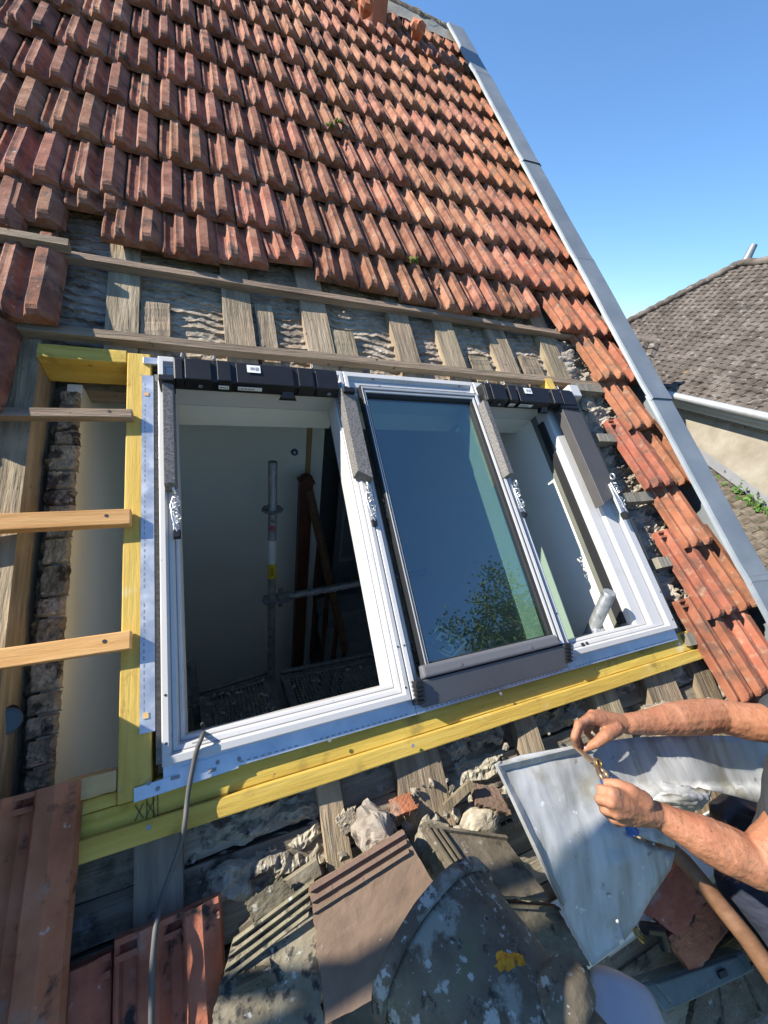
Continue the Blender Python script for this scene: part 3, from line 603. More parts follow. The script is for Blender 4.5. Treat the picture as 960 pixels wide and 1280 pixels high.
for (px, py) in ((174, 1015), (188, 1010)):
    c = P(px, py, -.010)
    for s in (-1, 1): mb.beam(c+Vector((-.008*s, -.014, 0)), c+Vector((.008*s, .014, 0)), .0012, .0012)
    mb.beam(c+Vector((.014, -.02, 0)), c+Vector((.014, .02, 0)), .0012, .0012)
part('pencil_mark', mb, 'ink', fr)
mb = MB()
for (px, py) in ((412, 925), (626, 867), (186, 1034), (850, 805), (516, 932)):
    c = P(px, py, .014); mb.disc(c, (0, 0, 1), .005, .0015, 8)
part('screw_heads', mb, 'galv_old', fr, kind='stuff')

# ------------------------------------------------------------------ galvanised flanges and brackets belong to the windows; the windows themselves
def roof_window(x0, x1, label, cat='roof window', rj=None):
    t = thing('roof_window', label, cat, ((x0+x1)/2, .47, 0)); y0, y1 = -.105, 1.048
    mb = MB()
    pr = [(0,0,0,0,-.095), (0,0,0,0,.026), (.002,.002,.002,.002,.029), (.015,.015,.018,.022,.030), (.018,.018,.021,.028,.018), (.031,.031,.035,.062,.015), (.033,.033,.038,.070,.001), (.042,.042,.049,.088,-.002), (.045,.042,.051,.093,-.010), (.045,.042,.051,.093,-.095), (0,0,0,0,-.0951)]
    if rj: pr = [(l, r_, b, t, z) for (l, _, b, t, z), r_ in zip(pr, rj)]
    mb.sweep_rect(x0, x1, y0, y1, pr)
    o = part('frame', mb, 'white', t, bevel=.0012)
    for (ia, ib, z) in ((4, 5, .0005), (6, 7, .0005)):          # grey lines painted in as shade along the steps of the profile
        k = MB(); A_, B_ = pr[ia], pr[ib]; f1, f2 = .15, .15+.0022/max(.004, B_[2]-A_[2])
        L_ = lambda f, j: A_[j]+(B_[j]-A_[j])*f
        g2 = min(1, .15+.0022/max(.004, B_[1]-A_[1])); q1 = [L_(f1, 0), L_(f1, 1), L_(f1, 2), L_(f1, 3)]; q2 = [q + .0022 for q in q1]
        zz = lambda f: A_[4]+(B_[4]-A_[4])*f+z
        k.sweep_rect(x0, x1, y0, y1, [(*q1, zz(f1)-.002), (*q1, zz(f1)), (*q2, zz(f1)), (*q2, zz(f1)-.002)]); part('step_shade_line', k, 'grey_ink', o)
    for (a, b) in ((x0+.012, .04), (x1-.010, .04), (x0+.012, -.06), (x1-.012, -.07)):
        k = MB(); k.disc((a-.003 if a < (x0+x1)/2 else a, b, .0293), (0, 0, 1), .0028, .0015, 8); part('screw', k, 'ink', o)
    return t, o
def chain_hinge(t, u, v, n, lean=0.0, big=1.0):
    mb = MB(); p = lambda a, b, c: Vector((u+a*big, v+b*big, n+c*big))
    mb.hexa([p(-.008, -.10, -.012), p(.010, -.10, -.012), p(.010, .0, -.012), p(-.008, .0, -.012), p(-.006, -.10, -.006), p(.008, -.10, -.006), p(.008, .0, -.004), p(-.006, .0, -.004)])
    mb.torus(p(.002, .018, .010), (1, .1, .3), .0125, .0038, 14, 6)
    hin = part('hinge_bracket', mb, 'chrome', t, bevel=.0008)
    k = MB()
    for i in range(9):
        k.torus(p(.004+.005*math.sin(i*1.3), -.004-.0105*i, .004+.003*math.cos(i*2.1)), (math.sin(i*1.7), .8, math.cos(i*1.7)), .0068, .0022, 9, 5)
    part('spring', k, 'chrome', hin)
    k = MB(); k.tube([p(-.004, .0, .0), p(-.010, -.03, .006), p(-.006, -.07, .008), p(.004, -.105, .004)], .0028*big, 6); part('link', k, 'chrome', hin)
    k = MB(); k.hexa([p(-.007, -.122, -.012), p(.012, -.122, -.012), p(.012, -.098, -.012), p(-.007, -.098, -.012), p(-.005, -.12, .006), p(.010, -.12, .006), p(.010, -.10, .006), p(-.005, -.10, .006)]); part('catch', k, 'black', hin)
def strip(t, u0, u1, v0, v1, n0, n1, mat, cut=.03, lab=None):
    mb = MB(); mb.add([(u0, v0+cut, n0), (u1, v0, n0), (u1, v1, n0), (u0, v1, n0), (u0+.002, v0+cut, n1), (u1-.002, v0+.004, n1*.92), (u1-.002, v1, n1*.92), (u0+.002, v1, n1)],
        [(3,2,1,0), (4,5,6,7), (0,1,5,4), (1,2,6,5), (2,3,7,6), (3,0,4,7)])
    return part('side_cladding', mb, mat, t, lab, bevel=.002)
def motor(t, x0, x1):
    y0, y1 = .925, 1.0; mb = MB(); W = x1-x0
    mb.hexa([(x0, y0, .02), (x1, y0, .02), (x1, y1+.02, .02), (x0, y1+.02, .02), (x0, y0, .068), (x1, y0, .068), (x1, y1+.008, .072), (x0, y1+.008, .072)])
    b = part('motor_housing', mb, 'black', t, bevel=.003)
    for (a, c, h) in ((.0, .055, .006), (.055, .21, .010), (.23, .32, .012), (.34, .70, .007), (.72, .83, .010), (.84, 1.0, .006)):
        k = MB(); k.hexa([(x0+a*W+.002, y0-.005-.3*h, .03), (x0+c*W-.002, y0-.005-.3*h, .03), (x0+c*W-.002, y1+.004, .03), (x0+a*W+.002, y1+.004, .03), (x0+a*W+.003, y0-.003, .068+h), (x0+c*W-.003, y0-.003, .068+h), (x0+c*W-.003, y1-.004, .074+h), (x0+a*W+.003, y1-.004, .074+h)]); part('housing_cap', k, 'black', b, bevel=.002)
    fz = lambda v, o=.0: .032+o
    for (a, wd, vv, hh, mat) in ((.24, .045, .0, .016, 'sticker'), (.35, .11, .0, .016, 'grey_ink')):
        k = MB(); c = x0+a*W; yf = y0-.0092
        k.box(c, c+wd*W*1.3, yf-.001, yf, .046, .046+hh); s = part('label', k, 'sticker', b)
        q = MB()
        if mat == 'sticker': q.box(c+.003, c+wd*W*1.3-.003, yf-.0018, yf-.0011, .052, .055)
        else:
            for i in range(9): q.box(c+.004+.0055*i, c+.004+.0055*i+.003*(1+.5*(i % 2)), yf-.0018, yf-.0011, .050, .057)
        part('label_print', q, 'grey_ink' if mat != 'sticker' else 'ink', b)
    k = MB(); k.box(x0+.41*W, x0+.49*W, y0+.035, y0+.065, .0813, .0823); part('label', k, 'sticker', b)
    k = MB(); k.box(x0+.43*W, x0+.455*W, y0+.045, y0+.056, .0824, .0829); k.box(x0+.46*W, x0+.48*W, y0+.043, y0+.057, .0824, .0829); part('label_print', k, 'grey_ink', b)
    for a in (.14, .93):
        k = MB(); k.disc((x0+a*W, y0-.008, .052), (0, -1, 0), .007, .003, 10); part('screw', k, 'galv_old', b)
    for a in (.045, .22, .83): 
        k = MB(); k.tube([(x0+a*W, y1+.0, .082), (x0+a*W+.002, y1+.016, .08), (x0+a*W+.006, y1+.02, .06)], .003, 6); part('clip', k, 'chrome', b)
    k = MB(); k.hexa([(x0+.60*W, y0-.022, .02), (x0+.72*W, y0-.022, .02), (x0+.70*W, y0, .02), (x0+.62*W, y0, .02), (x0+.61*W, y0-.022, .034), (x0+.70*W, y0-.022, .034), (x0+.69*W, y0, .05), (x0+.63*W, y0, .05)]); part('latch', k, 'black', b, bevel=.001)

wl, wl_f = roof_window(-.135, .476, 'left roof window with its sash taken out, open to the scaffold in the dark room')
motor(wl, -.088, .436)
strip(wl, -.120, -.088, .565, .912, .020, .074, 'foam', .0)
strip(wl, .437, .492, .565, .93, .020, .074, 'foam', .03)
for u in (-.110, .462):
    mb = MB(); mb.box(u-.018, u+.024, .905, .925, .02, .086); part('cladding_clip', mb, 'black', wl, bevel=.002)
chain_hinge(wl, -.096, .545, .034); chain_hinge(wl, .472, .535, .034)
mb = MB(); mb.box(-.075, -.03, -.0745, -.0725, .0155, .0165); part('frame_print', mb, 'grey_ink', wl)
wm, wm_f = roof_window(.478, 1.068, 'middle roof window, glazed and shut, reflecting blue sky and a tree')
wr, wr_f = roof_window(1.070, 1.646, 'narrow right roof window with its sash taken out and a green dot on its frame', rj=(0, 0, .002, .040, .044, .112, .116, .172, .178, .178, 0))
motor(wr, 1.075, 1.585)
strip(wr, 1.045, 1.078, .57, .915, .031, .074, 'foam', .0)
strip(wr, 1.488, 1.612, .47, .918, .020, .064, 'cover', -.05, 'wide dark cover on the right jamb')
mb = MB(); mb.box(1.48, 1.60, .905, .99, .03, .07); part('cladding_clip', mb, 'black', wr, bevel=.004)
mb = MB(); mb.box(1.585, 1.646, .975, 1.04, .031, .075); part('corner_cap', mb, 'white', wr, bevel=.004)
chain_hinge(wr, 1.085, .525, .036); ch_ = P(766, 603, .078); chain_hinge(wr, ch_.x, ch_.y, .072, big=1.35)
mb = MB(); mb.disc(P(777, 645, .031), (0, 0, 1), .0085, .001, 16); part('dot_sticker', mb, 'green_dot', wr)
mb = MB(); mb.disc(P(728, 806, .016), (0, 0, 1), .007, .004, 10); mb.disc(P(733, 804, .016), (0, 0, 1), .005, .004, 10); part('latch_socket', mb, 'ink', wr)
mb = MB()                                            # foam seal on the inner right jamb
mb.box(1.4545, 1.4665, -.045, .90, -.068, -.035); part('side_seal', mb, 'rubber', wr)
# the glazed sash of the middle window
SX0, SX1, SY0, SY1 = .532, 1.066, -.066, .982
sash = MB(); sash.sweep_rect(SX0, SX1, SY0, SY1, [(0,0,0,0,.0), (0,0,0,0,.034), (.007,.007,.007,.009,.036), (.0075,.0075,.0075,.0095,.028)]); sp = part('sash', sash, 'rubber', wm)
for (a, b, z0, z1, mat, nm) in ((.009, .017, .024, .040, 'alu', 'sash_strip'), (.0175, .027, .022, .034, 'sash_grey', 'sash_strip'), (.0275, .034, .022, .037, 'alu', 'sash_strip'), (.0345, .046, .018, .030, 'rubber', 'glazing_gasket')):
    k = MB(); s = .5
    k.sweep_rect(SX0, SX1, SY0, SY1, [(a*s, a, a, a*.9, z0), (a*s, a, a, a*.9, z1), (b*s, b, b, b*.9, z1-.002), (b*s, b, b, b*.9, .0)]); part(nm, k, mat, sp)
gl = MB(); gl.box(SX0+.020, SX1-.044, SY0+.04, SY1-.04, .012, .018); part('glass_pane', gl, 'glass', wm)
mb = MB(); mb.hexa([(.512, -.062, .03), (1.030, -.062, .03), (1.028, -.022, .03), (.514, -.022, .03), (.515, -.057, .058), (1.027, -.057, .058), (1.024, -.026, .052), (.518, -.026, .052)]); bb = part('bottom_rail_cover', mb, 'sash_grey', wm, bevel=.006)
for u in (.64, .905):
    k = MB(); k.disc((u, -.045, .0555), (0, 0, 1), .006, .002, 12); part('plug', k, 'sash_grey', bb)
mb = MB(); mb.hexa([(.506, -.130, .006), (1.050, -.130, .006), (1.050, -.064, .032), (.506, -.064, .032), (.506, -.134, .024), (1.050, -.134, .024), (1.050, -.062, .050), (.506, -.062, .050)]); part('bottom_apron', mb, 'sash_grey', wm, bevel=.003)
for (u, s) in ((.497, 1), (1.056, -1)):
    mb = MB()
    mb.hexa([(u-.012, -.122, .0), (u+.012, -.122, .0), (u+.012, -.06, .02), (u-.012, -.06, .02), (u-.010, -.120, .034), (u+.010, -.120, .034), (u+.010, -.06, .058), (u-.010, -.06, .058)])
    for i in range(5): mb.box(u-.014, u+.014, -.118+.011*i, -.113+.011*i, .02, .040+.004*i)
    part('corner_block', mb, 'black', wm, bevel=.001)
for (px, py) in ((466, 474), (574, 483)):
    mb = MB(); mb.disc(P(px, py, .0295), (0, 0, 1), .0045, .002, 12); part('screw_hole', mb, 'ink', wm)
# sticker with strokes behind the glass at the lower left
g1 = [P(px, py, .009) for (px, py) in ((549, 783), (583, 802), (565, 822), (530, 805))]
mb = MB(); 
for i in range(4): mb.beam(g1[i], g1[(i+1) % 4], .006, .001)
e1 = (g1[1]-g1[0]).normalized(); e2 = (g1[3]-g1[0]).normalized(); L1 = (g1[1]-g1[0]).length; L2 = (g1[3]-g1[0]).length
for (a, b, c, d) in ((.2, .2, .2, .8), (.2, .2, .42, .2), (.2, .5, .38, .5), (.55, .2, .82, .2), (.55, .2, .55, .5), (.55, .5, .82, .5), (.82, .5, .82, .8), (.55, .8, .82, .8)):
    mb.beam(g1[0]+e1*L1*a+e2*L2*b, g1[0]+e1*L1*c+e2*L2*d, .006, .001)
part('pane_sticker', mb, 'faded_sticker', wm)
# galvanised edge strips: upright at the left, long flange under the sills, brackets
def slotted(t, x0, x1, y0, y1, z, along, name='mounting_flange', lab=None):
    mb = MB(); mb.box(x0, x1, y0, y1, z-.002, z); o = part(name, mb, 'galv', t, lab)
    k = MB(); L = (y1-y0) if along == 'y' else (x1-x0); n = int(L/.016)
    for i in range(n):
        a = .03+.016*i
        if a > L-.03 or (i % 19) > 16: continue
        if along == 'y': k.box(x0+.007, x0+.0095, y0+a, y0+a+.009, z, z+.0005)
        else: k.box(x0+a, x0+a+.009, y0+.006, y0+.0085, z, z+.0005)
    part('slot_row', k, 'grey_ink', o); return o
slotted(wl, -.181, -.150, -.03, .985, .006, 'y')
mb = MB(); mb.box(-.150, -.136, -.10, 1.0, -.03, -.004); part('felt_seal', mb, 'felt', wl)
slotted(wl, -.135, .490, -.146, -.106, .004, 'x')
slotted(wm, .492, 1.069, -.146, -.106, .004, 'x')
slotted(wr, 1.071, 1.655, -.146, -.106, .004, 'x')
mb = MB(); mb.add([(-.19, -.158, .006), (.02, -.150, .006), (.02, -.112, .006), (-.10, -.116, .006), (-.11, -.128, .006), (-.19, -.132, .006)], [(0,1,2,3,4,5)]); o = part('corner_bracket', mb, 'galv', wl); s = o.modifiers.new('t', 'SOLIDIFY'); s.thickness = .0025
mb = MB()
for (px, py) in ((186, 979), (197, 986), (299, 949), (272, 953)): mb.disc(P(px, py, .0068), (0, 0, 1), .0045, .0012, 10)
for (px, py) in ((219, 972), (265, 963)): 
    c = P(px, py, .0068); mb.box(c.x-.009, c.x+.009, c.y-.0035, c.y+.0035, .0062, .0078)
part('bracket_hole', mb, 'grey_ink', wl)
mb = MB(); mb.box(-.178, -.135, 1.03, 1.055, .001, .010); part('top_bracket', mb, 'galv', wl, bevel=.001)
for (px, py) in ((177, 452), (183, 448)): pass
mb = MB(); mb.box(-.1735, -.163, .0, .012, .0062, .0082); part('foam_pad', mb, 'new_batten', wl); 
mb = MB(); mb.box(-.1735, -.163, .905, .917, .0062, .0082); part('foam_pad', mb, 'new_batten', wl)
# linings behind the frames
ln = thing('window_lining', 'pale lining boards behind the three roof windows, lit at the top of each opening', 'lining', (.6, .5, -.15))
for (a, b) in ((-.088, .436), (.525, 1.024), (1.118, 1.50)):
    mb = MB(); mb.box(a-.03, b+.03, .958, .972, -.215, -.100); part('head_lining', mb, 'lining', ln)
mb = MB(); mb.box(1.4640, 1.4671, -.059, .957, -.100, -.0687); part('dimming_strip', mb, 'dimming_board', ln)  # added board, its dark colour tones down the sunlit strip of wall
mb = MB(); mb.box(-.10, 1.50, -.072, -.060, -.215, -.100); part('sill_lining', mb, 'lining', ln)
for u in (.458, .478, 1.058, 1.078): 
    mb = MB(); mb.box(u-.006, u+.006, -.058, .956, -.13, -.097); part('mullion_lining', mb, 'lining', ln)

# ------------------------------------------------------------------ the room below
room = thing('stairwell_room', 'dim plastered stairwell seen through the open roof windows', 'room', (.5, 1.5, -1.5), 'W')
def prism_x(x0, x1, pl):
    mb = MB(); n = len(pl)
    mb.add([(x0, a, b) for a, b in pl]+[(x1, a, b) for a, b in pl], [tuple(range(n))[::-1], tuple(range(n, 2*n))]+[(i, (i+1) % n, n+(i+1) % n, n+i) for i in range(n)]); return mb
def yz(v, n): q = r2w((0, v, n)); return (q.y, q.z)
BY = 1.95; FZ = -2.7
sidepoly = [(-.55, FZ), yz(-.19, -.36), yz(-.16, -.125), yz(1.04, -.125), yz(1.05, -.24), yz(4.7, -.24), (3.3, FZ)]
part('left_wall', prism_x(-.41, -.370, sidepoly), 'wall_in', room, fix=True)
sp2 = [(-.55, FZ), yz(-.16, -.24), yz(-.16, -.0685), yz(1.04, -.0685), yz(1.05, -.24), yz(4.7, -.24), (3.3, FZ)]
part('right_wall', prism_x(1.4680, 1.60, sp2), 'wall_in', room, fix=True)
xe = WP(381, 600, 1, BY).x
mb = MB(); mb.box(-.363, xe, BY, BY+.1, FZ, 1.55); part('back_wall', mb, 'wall_in', room)
mb = MB(); mb.box(xe+.001, xe+.035, BY-.012, BY+.112, FZ, 1.56); part('door_frame', mb, 'door_oak', room, bevel=.003)
mb = MB(); mb.box(xe+.036, xe+.13, BY+.02, BY+.10, FZ, 1.54); part('door_post', mb, 'wall_in', room)
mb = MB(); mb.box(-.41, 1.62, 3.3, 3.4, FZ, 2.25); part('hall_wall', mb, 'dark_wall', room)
mb = MB(); mb.box(-.41, 1.62, -.6, 3.3, FZ-.1, FZ); part('floor', mb, 'stair_grey', room)
mb = MB(); mb.box(-.41, 1.62, -.62, -.5, FZ, -.45); part('front_wall', mb, 'wall_in', room)
kz = r2w((0, -.165, -.24)); mb = MB(); mb.box(-.363, 1.505, kz.y-.19, kz.y-.07, FZ, kz.z-.02); part('knee_wall', mb, 'wall_in', room)
# a panelled door standing in the hall
d0, d1 = WP(428, 560, 1, 3.0), WP(476, 700, 1, 3.0)
mb = MB(); mb.box(d0.x, d1.x+.25, 3.0, 3.04, d1.z-.5, d0.z+.5); dr = part('door', mb, 'stair_grey', room)
mb = MB(); mb.sweep_rect(0, 1, 0, 1, [(0,0,0,0,0)]*2) if 0 else None
mb.box(d0.x+.06, d1.x+.19, 2.985, 3.0, d1.z+.05, d1.z+.09); mb.box(d0.x+.06, d0.x+.09, 2.985, 3.0, d1.z+.09, d0.z+.4); part('door_moulding', mb, 'lining', dr)
c = WP(368, 565, 1, BY); mb = MB(); mb.disc(c, (0, -1, 0), .024, .010, 20); bsg = solo('wall_socket', 'small round dark blue fitting on the stairwell wall above the scaffold pole', 'socket', mb, 'blue_sign', 'W')
mb = MB(); mb.box(c.x-.003, c.x+.003, c.y-.0125, c.y-.0102, c.z-.012, c.z+.012); mb.box(c.x-.010, c.x+.010, c.y-.0125, c.y-.0102, c.z-.003, c.z+.003); part('socket_mark', mb, 'sticker', bsg)
# banister and steps
bn = thing('stair_banister', 'dark red wooden newel post and sloping handrail beside the stairs', 'banister', tuple(WP(383, 800, 1, 1.82)), 'W')
nt_, nb_ = WP(383, 590, 1, 1.82), WP(383, 800, 1, 1.82)
mb = MB(); mb.box(nt_.x-.045, nt_.x+.045, nt_.y-.045, nt_.y+.045, FZ, nt_.z-.06); np_ = part('newel_post', mb, 'mahog', bn, bevel=.012)
mb = MB(); mb.box(nt_.x-.052, nt_.x+.052, nt_.y-.052, nt_.y+.052, nt_.z-.075, nt_.z-.055); mb.ball((nt_.x, nt_.y, nt_.z-.055), .05, 14, 8, (1, 1, .9)); part('newel_cap', mb, 'mahog', np_)
ha, hb = WP(386, 612, 1, 1.78), WP(432, 815, 1, 1.52)
mb = MB(); mb.beam(ha, hb, .055, .05); part('handrail', mb, 'handle', bn, bevel=.012)
for f in (.25, .5, .75, .97):
    c = ha.lerp(hb, f); mb = MB(); mb.tube([c, c+Vector((0, 0, -.2)), c+Vector((0, 0, -.45)), c+Vector((0, 0, -.62)), c+Vector((0, 0, -1.2))], [.013, .018, .024, .014, .016], 8); part('baluster', mb, 'mahog', bn)
st = thing('staircase', 'pale grey stair treads in the shade behind the banister', 'stairs', tuple(WP(450, 780, 1, 2.3)), 'W')
sa = WP(405, 770, 1, 2.2); 
for i in range(5):
    mb = MB(); mb.box(sa.x-.05+.0*i, sa.x+.75, 2.2-.26*i, 2.2-.26*i+.28, sa.z-.18*i-.03, sa.z-.18*i); part('tread', mb, 'stair_grey', st, bevel=.004)
    mb = MB(); mb.box(sa.x-.05, sa.x+.75, 2.2-.26*i, 2.2-.26*i+.02, sa.z-.18*i-.18, sa.z-.18*i-.031); part('riser', mb, 'stair_grey', st)

# ------------------------------------------------------------------ scaffold tower inside the room
PY = 1.36
sc = thing('scaffold_tower', 'galvanised tube scaffold with perforated steel decks standing inside the stairwell', 'scaffold', tuple(WP(341, 850, 1, PY)), 'W')
ZD = WP(341, 852, 1, PY).z
def standard(x, y, z0, z1, ros=(), r=.0242):
    mb = MB(); mb.tube([(x, y, z0), (x, y, z1-.002), (x, y, z1)], [r, r, r*.93], 16); o = part('standard', mb, 'galv_old', sc)
    for z in ros:
        k = MB(); k.tube([(x, y, z-.005), (x, y, z+.005)], .061, 8); k.tube([(x, y, z-.022), (x, y, z-.004), (x, y, z+.004), (x, y, z+.022)], [.027, .033, .033, .027], 12)
        for a in range(4): k.ball((x+.044*math.cos(a*1.571+.4), y+.044*math.sin(a*1.571+.4), z+.004), .012, 7, 5, (1, 1, .6))
        part('rosette', k, 'galv_old', o)
    return o
p1 = WP(341, 577, 1, PY); za, zb = WP(341, 637, 1, PY).z, WP(341, 749, 1, PY).z
s1 = standard(p1.x, p1.y, FZ, p1.z, (za, zb))
z2, z3, z4 = WP(341, 674, 1, PY).z, WP(341, 703, 1, PY).z, WP(341, 721, 1, PY).z
tc_ = (CAMW-p1); tc_.z = 0; tc_.normalize(); tx = Vector((-tc_.y, tc_.x, 0))
for (a, b, mat) in ((z2, z3, 'sticker'), (z3, z4, 'yellow_st')):
    k = MB(); k.tube([(p1.x, p1.y, a), (p1.x, p1.y, b)], .0249, 18, False); part('tube_sticker', k, mat, s1)
fp = p1+tc_*.0252
k = MB(); k.text('2000', (fp.x, fp.y, (z3+z4)/2), (0, 0, -1), tx, .030); part('sticker_text', k, 'ink', s1)
k = MB(); zr = z2+(z3-z2)*.27
for (a, b, c, d) in ((-.012, .012, -.014, -.006), (-.012, -.004, -.006, .016), (.002, .012, -.004, .006), (.004, .012, .006, .016), (-.004, .004, .008, .016)):
    k.hexa([fp+tx*x+Vector((0, 0, zr-z))+tc_*e for e in (-.0006, .0006) for x, z in ((a, c), (b, c), (b, d), (a, d))])
part('sticker_emblem', k, 'red', s1)
le = WP(606, 701, 2, zb); st_ = Vector((p1.x, p1.y, zb))
dr_ = (le-st_).normalized()
mb = MB(); mb.tube([st_+dr_*.09, le-dr_*.05], .0235, 14); lg = part('ledger', mb, 'galv_old', sc)
for (e, s) in ((st_, 1), (le, -1)):
    k = MB(); k.beam(e+dr_*s*.035, e+dr_*s*.11, .045, .06); part('wedge_head', k, 'galv_old', lg, bevel=.006)
    k = MB(); k.beam(e+dr_*s*.055+Vector((0, 0, -.07)), e+dr_*s*.055+Vector((0, 0, .075)), .008, .03, up=(1, 0, 0)); part('wedge', k, 'galv_old', lg)
side = dr_.cross(Vector((0, 0, 1))).normalized()
if side.dot(CAMW-st_) < 0: side = -side
k = MB(); 
for i in range(13):
    a = st_+dr_*(.23+.022*i)+side*.0238+Vector((0, 0, .006*math.sin(i*2.1)))
    k.beam(a, a+dr_*(.016+.004*(i % 3))+Vector((0, 0, .006*(1 if i % 2 else -1))), .0008, .006, up=side)
part('stamped_lettering', k, 'sticker', lg)
tp2 = WP(624, 650, 1, le.y)
standard(le.x, le.y, FZ, le.z+.40, (le.z,))
k = MB(); k.tube([(le.x, le.y, le.z-.20), (le.x, le.y, le.z-.06)], .0249, 16, False); part('tube_sticker', k, 'red', sc)
b3 = WP(737, 795, 1, .03); t3 = WP(757, 741, 1, .03); x3 = b3.x
standard(b3.x, .03, FZ, t3.z, ())
mb = MB()
for (a, b, c, r) in ((-.03, -.02, .0, .034), (.03, .01, .02, .03), (-.01, -.03, .045, .026), (.045, -.02, -.02, .022)): mb.ball((b3.x+a, .03+b, b3.z+c), r, 9, 6, (1, .8, .8), .6, seed=int(a*1000))
mb.disc((b3.x-.06, .0, b3.z+.01), (1, 0, 0), .012, .12, 8); part('tube_coupler', mb, 'chrome', sc)
q4 = WP(244, 874, 2, ZD); t4 = WP(240, 829, 1, q4.y)
standard(q4.x, q4.y, FZ, t4.z, (ZD-.01,))
def deck(c4, name='deck'):
    q = [WP(px, py, 2, ZD) for px, py in c4]
    u = (q[1]-q[0]); v = (q[3]-q[0]); Lu, Lv = u.length, v.length; un, vn = u.normalized(), v.normalized()
    mb = MB(); nu, nv = max(3, int((Lu-.08)/.026)), max(3, int((Lv-.05)/.023))
    def pt(a, b, z=0): return q[0]+un*a+vn*b+Vector((0, 0, z))
    a0 = (Lu-nu*.026)/2; b0 = (Lv-nv*.023)/2
    for (x0, x1, y0, y1) in ((0, a0, 0, Lv), (Lu-a0, Lu, 0, Lv), (a0, Lu-a0, 0, b0), (a0, Lu-a0, Lv-b0, Lv)):
        mb.add([pt(x0, y0), pt(x1, y0), pt(x1, y1), pt(x0, y1)], [(0, 1, 2, 3)])
    for i in range(nu):
        for j in range(nv):
            cx, cy = a0+.026*(i+.5), b0+.023*(j+.5); s = .0 if j % 2 else .006; vs = []
            for (dx, dy) in ((-.013, -.0115), (0, -.0115), (.013, -.0115), (.013, 0), (.013, .0115), (0, .0115), (-.013, .0115), (-.013, 0)): vs.append(pt(cx+dx, cy+dy))
            for k in range(8):
                an = math.atan2((-.7, -1, -.7, 0, .7, 1, .7, 0)[k], (-.7, 0, .7, 1, .7, 0, -.7, -1)[k])
                vs.append(pt(cx+.0085*math.cos(an), cy+.0085*math.sin(an), -.003))
            mb.add(vs, [(k, (k+1) % 8, 8+(k+1) % 8, 8+k) for k in range(8)])
    d = part(name, mb, 'deck', sc)
    k = MB()
    for (a, b) in ((0, 1), (1, 2), (2, 3), (3, 0)):
        e = Vector((0, 0, -.03)); k.beam(q[a]+e, q[b]+e, .012, .075)
    part('deck_edge', k, 'deck', d)
    k = MB(); k.beam(q[0]+Vector((0, 0, .012))-vn*.03, q[1]+Vector((0, 0, .012))-vn*.03, .03, .03); part('deck_hook_rail', k, 'galv_old', d, bevel=.006)
    return q, un, vn, Lu, Lv
dk = [deck([(250, 872), (337, 845), (356, 905), (258, 944)]), deck([(352, 846), (560, 803), (600, 880), (374, 912)])]
mb = MB()
for (q, un, vn, Lu, Lv) in dk:
    for i in range(46):
        c = q[0]+un*Lu*rnd.random()+vn*Lv*rnd.random()+Vector((0, 0, .004)); a = rnd.random()*6.3; L = .006+.02*rnd.random()**2; d = un*math.cos(a)+vn*math.sin(a); e = vn*math.cos(a)-un*math.sin(a)
        z = Vector((0, 0, .004)); mb.hexa([c-d*L-e*L*.5, c+d*L-e*L*.4, c+d*L*.8+e*L*.5, c-d*L+e*L*.4, c-d*L*.9-e*L*.4+z, c+d*L*.9-e*L*.3+z*1.5, c+d*L*.7+e*L*.4+z, c-d*L*.9+e*L*.3+z])
solo('plaster_debris', 'pale plaster chips scattered over the perforated scaffold decks', 'debris', mb, 'chalk', 'W', kind='stuff')

# ------------------------------------------------------------------ loose tiles, rubble and tools on the roof in front of the opening
def flat_tile(name, label, px4, ns, mat, t=.018, ribs=3, side=0, cat='loose tile', nib=None):
    q = [P(x, y, n) for (x, y), n in zip(px4, ns)]            # BL, BR, TR, TL
    up = (q[1]-q[0]).cross(q[3]-q[0]).normalized(); o = sum(q, Vector())/4
    T = thing(name, label, cat, o)
    nu, nv = 18, 24
    def fn(s, r):
        p = q[0].lerp(q[1], s).lerp(q[3].lerp(q[2], s), r)
        e = .004*fbm(s*9, r*9, len(label))*(1 if (s in (0, 1) or r in (0, 1)) else .25)
        return p+up*(.0016*fbm(s*7+3, r*7, len(label)*1.3))+(q[1]-q[0]).normalized()*e+(q[3]-q[0]).normalized()*e*.7
    mb = MB(); mb.grid(nu, nv, fn, False); b = part('tile_body', mb, mat, T); s = b.modifiers.new('thickness', 'SOLIDIFY'); s.thickness = t; s.offset = -1
    ey = (q[3]-q[0]).normalized(); ex = (q[1]-q[0]).normalized()
    for i in range(ribs):
        d = -.008-.017*i; mb = MB(); h = .011-.0015*i
        a, c = q[3]+ey*d, q[2]+ey*d; k = 10; pts = []
        for j in range(k):
            p0, p1 = a.lerp(c, j/k), a.lerp(c, (j+1)/k); w0 = .001*nz(j*1.7, i*3.3, len(label))
            mb.hexa([p0-ey*.005, p1-ey*.005, p1+ey*.005, p0+ey*.005, p0-ey*.0035+up*(h+w0), p1-ey*.0035+up*(h+w0), p1+ey*.0035+up*(h+w0), p0+ey*.0035+up*(h+w0)])
        part('interlock_rib', mb, mat, T)
    for i in range(side):
        mb = MB(); a, c = q[0]+ex*(.006+.016*i), q[3]+ex*(.006+.016*i)
        mb.hexa([a-ex*.005, a+ex*.005, c+ex*.005, c-ex*.005, a-ex*.003+up*.012, a+ex*.003+up*.012, c+ex*.003+up*.012, c-ex*.003+up*.012]); part('side_rib', mb, mat, T)
    if nib:
        c = P(*nib, ns[2])+up*.002; mb = MB(); mb.ball(c, .013, 12, 6, (1, 1, .35)); part('nail_boss', mb, mat, T)
    return T
